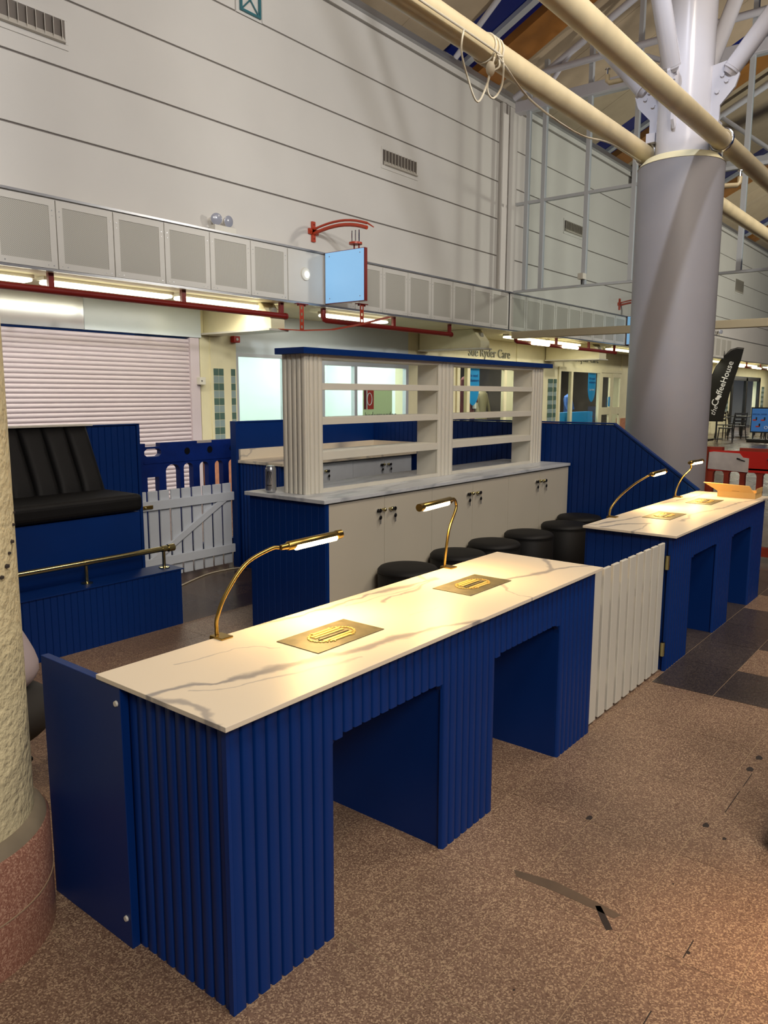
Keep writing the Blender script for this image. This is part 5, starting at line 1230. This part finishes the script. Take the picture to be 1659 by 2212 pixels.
MB().tube([(25.493, 4.56+.045*math.cos(a*.45), .47+.045*math.sin(a*.45)) for a in range(14)], .007, 6, True).build('ring_picture', M['text_white'], po)

# ================================================================== PERSON crouching behind the plaster column
per_ = thing('person', (.20, 1.42, 0), 'person in grey shirt and dark trousers crouching behind the plaster column', 'person')
def skin_body(name, pts, edges, rad, m, parent, sub=2):
    me = bpy.data.meshes.new(name); off = origin(parent)
    me.from_pydata([tuple(Vector(p)-off) for p in pts], edges, [])
    me.materials.append(m); o = bpy.data.objects.new(name, me); link(o, parent); ORG[o.name] = off
    s = o.modifiers.new('skin', 'SKIN'); s.use_smooth_shade = True
    if not me.skin_vertices: me.skin_vertices.new()
    for i, r in enumerate(rad):
        sv = me.skin_vertices[0].data[i]; sv.radius = (r, r) if not isinstance(r, tuple) else r
        sv.use_root = (i == 0)
    ss = o.modifiers.new('sub', 'SUBSURF'); ss.levels = sub; ss.render_levels = sub
    return o
fd_ = Vector((-.62, .785, 0)); sd_ = Vector((.785, .62, 0)); Pv = Vector((.19, 1.33, .35)); U = Vector((0, 0, 1))
def at(f, s, u): return Pv+fd_*f+sd_*s+U*u
# trousers: pelvis, hips, knees, ankles, feet
pts = [at(0, 0, 0), at(0, 0, .10), at(.02, .10, -.01), at(.36, .15, .10), at(.10, .13, -.24), at(.02, -.10, -.01), at(.36, -.15, .10), at(.10, -.13, -.24)]
skin_body('trousers', pts, [(0, 1), (0, 2), (2, 3), (3, 4), (0, 5), (5, 6), (6, 7)], [.13, .125, .10, .075, .052, .10, .075, .052], M['trouser'], per_)
pts = [at(.03, 0, .06), at(.10, 0, .20), at(.20, 0, .36), at(.27, 0, .46), at(.30, 0, .52), at(.24, .17, .43), at(.24, -.17, .43), at(.42, .20, .24), at(.42, -.20, .24)]
skin_body('shirt', pts, [(0, 1), (1, 2), (2, 3), (3, 4), (3, 5), (5, 7), (3, 6), (6, 8)], [.145, .145, .15, .10, .06, .07, .07, .05, .05], M['shirt'], per_)
for s in (1, -1):
    skin_body('boot', [at(.08, s*.13, -.30), at(.09, s*.13, -.22), at(.24, s*.15, -.305)], [(0, 1), (0, 2)], [.045, .045, .035], M['dark'], per_)
    # forearm with palm and five fingers
    e = at(.42, s*.20, .24); wst = at(.58, s*.14, .10); pal = at(.64, s*.13, .05); P2 = [e, wst, pal]; E2 = [(0, 1), (1, 2)]; R2 = [.042, .026, .030]
    for k in range(4):
        b0 = pal+sd_*s*(.022*(k-1.5))+fd_*.03; m1 = b0+fd_*(.035-.004*abs(k-1))+U*-.012; m2 = m1+fd_*.015+U*(-.028+.003*abs(k-1))
        i = len(P2); P2 += [b0, m1, m2]; E2 += [(2, i), (i, i+1), (i+1, i+2)]; R2 += [.010, .009, .008]
    tb = pal-sd_*s*.035+fd_*.005; i = len(P2); P2 += [tb, tb-sd_*s*.015+fd_*.03-U*.01]; E2 += [(2, i), (i, i+1)]; R2 += [.011, .009]
    skin_body('forearm_and_hand', P2, E2, R2, M['skin'], per_)
hd_ = at(.36, 0, .66)
h_ = MB().ball(hd_, .095, 20, (.92, .92, 1.2)); ho = h_.build('head', M['skin'], per_, smooth=60)
MB().cyl(at(.29, 0, .50), at(.33, 0, .60), .052, n=14).build('neck', M['skin'], per_, smooth=50)
MB().ball(hd_-fd_*.022+U*.022, .099, 18, (.95, .95, 1.14)).build('hair', M['hair'], ho, smooth=60)
MB().ball(hd_+fd_*.093-U*.01, .016, 10, (.8, .8, 1.4)).build('nose', M['skin'], ho, smooth=60)
for s in (1, -1):
    MB().ball(hd_+fd_*.080+sd_*s*.034+U*.008, .011, 8).build('eye', M['text_white'], ho, smooth=60); MB().ball(hd_+fd_*.089+sd_*s*.034+U*.008, .005, 8).build('pupil', M['dark'], ho); MB().ball(hd_+sd_*s*.088-U*.005, .022, 10, (.5, .5, 1.2)).build('ear', M['skin'], ho, smooth=60)
MB().ball(hd_+fd_*.082-U*.055, .02, 10, (.9, .9, .3)).build('mouth', M['tex_pink'], ho, smooth=60)
tb_ = thing('tool_pouch', (.48, 1.45, 0), 'small dark tool bag on the floor beside the crouching person', 'bag')
B(.40, .56, 1.36, 1.55, 0.001, .20).build('bag_body', M['dark'], tb_, bevel=.03, seg=3); MB().tube(smoothpath([(.41, 1.45, .19), (.43, 1.45, .27), (.53, 1.45, .27), (.55, 1.45, .19)]), .010, 8).build('bag_handle', M['trouser'], tb_, smooth=60); MB().ball((.41, 1.38, .17), .022, 10, (1, .5, .8)).build('bag_tag', M['paper'], tb_)

# red and black case at the right edge of the picture
rc = thing('floor_case', (1.65, -.90, 0), 'red and black case just showing at the right edge', 'case')
B(1.56, 1.80, -1.02, -.812, .001, .085).build('lower_shell', M['dark'], rc, bevel=.015, seg=3); B(1.565, 1.795, -1.015, -.817, .085, .20).build('upper_shell', M['red_plastic'], rc, bevel=.015, seg=3); B(1.555, 1.566, -.90, -.86, .165, .185).build('latch', M['chrome'], rc)
# warm lamp of the neighbouring stand, out of view on the right
wl = bpy.data.lights.new('neighbour_lamp', 'SPOT'); wl.energy = 60; wl.color = (1, .50, .16); wl.spot_size = math.radians(62); wl.spot_blend = .9; wl.shadow_soft_size = .12
wo = bpy.data.objects.new('neighbour_lamp', wl); COL.objects.link(wo); wo.location = (1.30, -1.75, .85); wo.rotation_euler = (Vector((1.08, -1.22, 0))-Vector(wo.location)).to_track_quat('-Z', 'Y').to_euler()
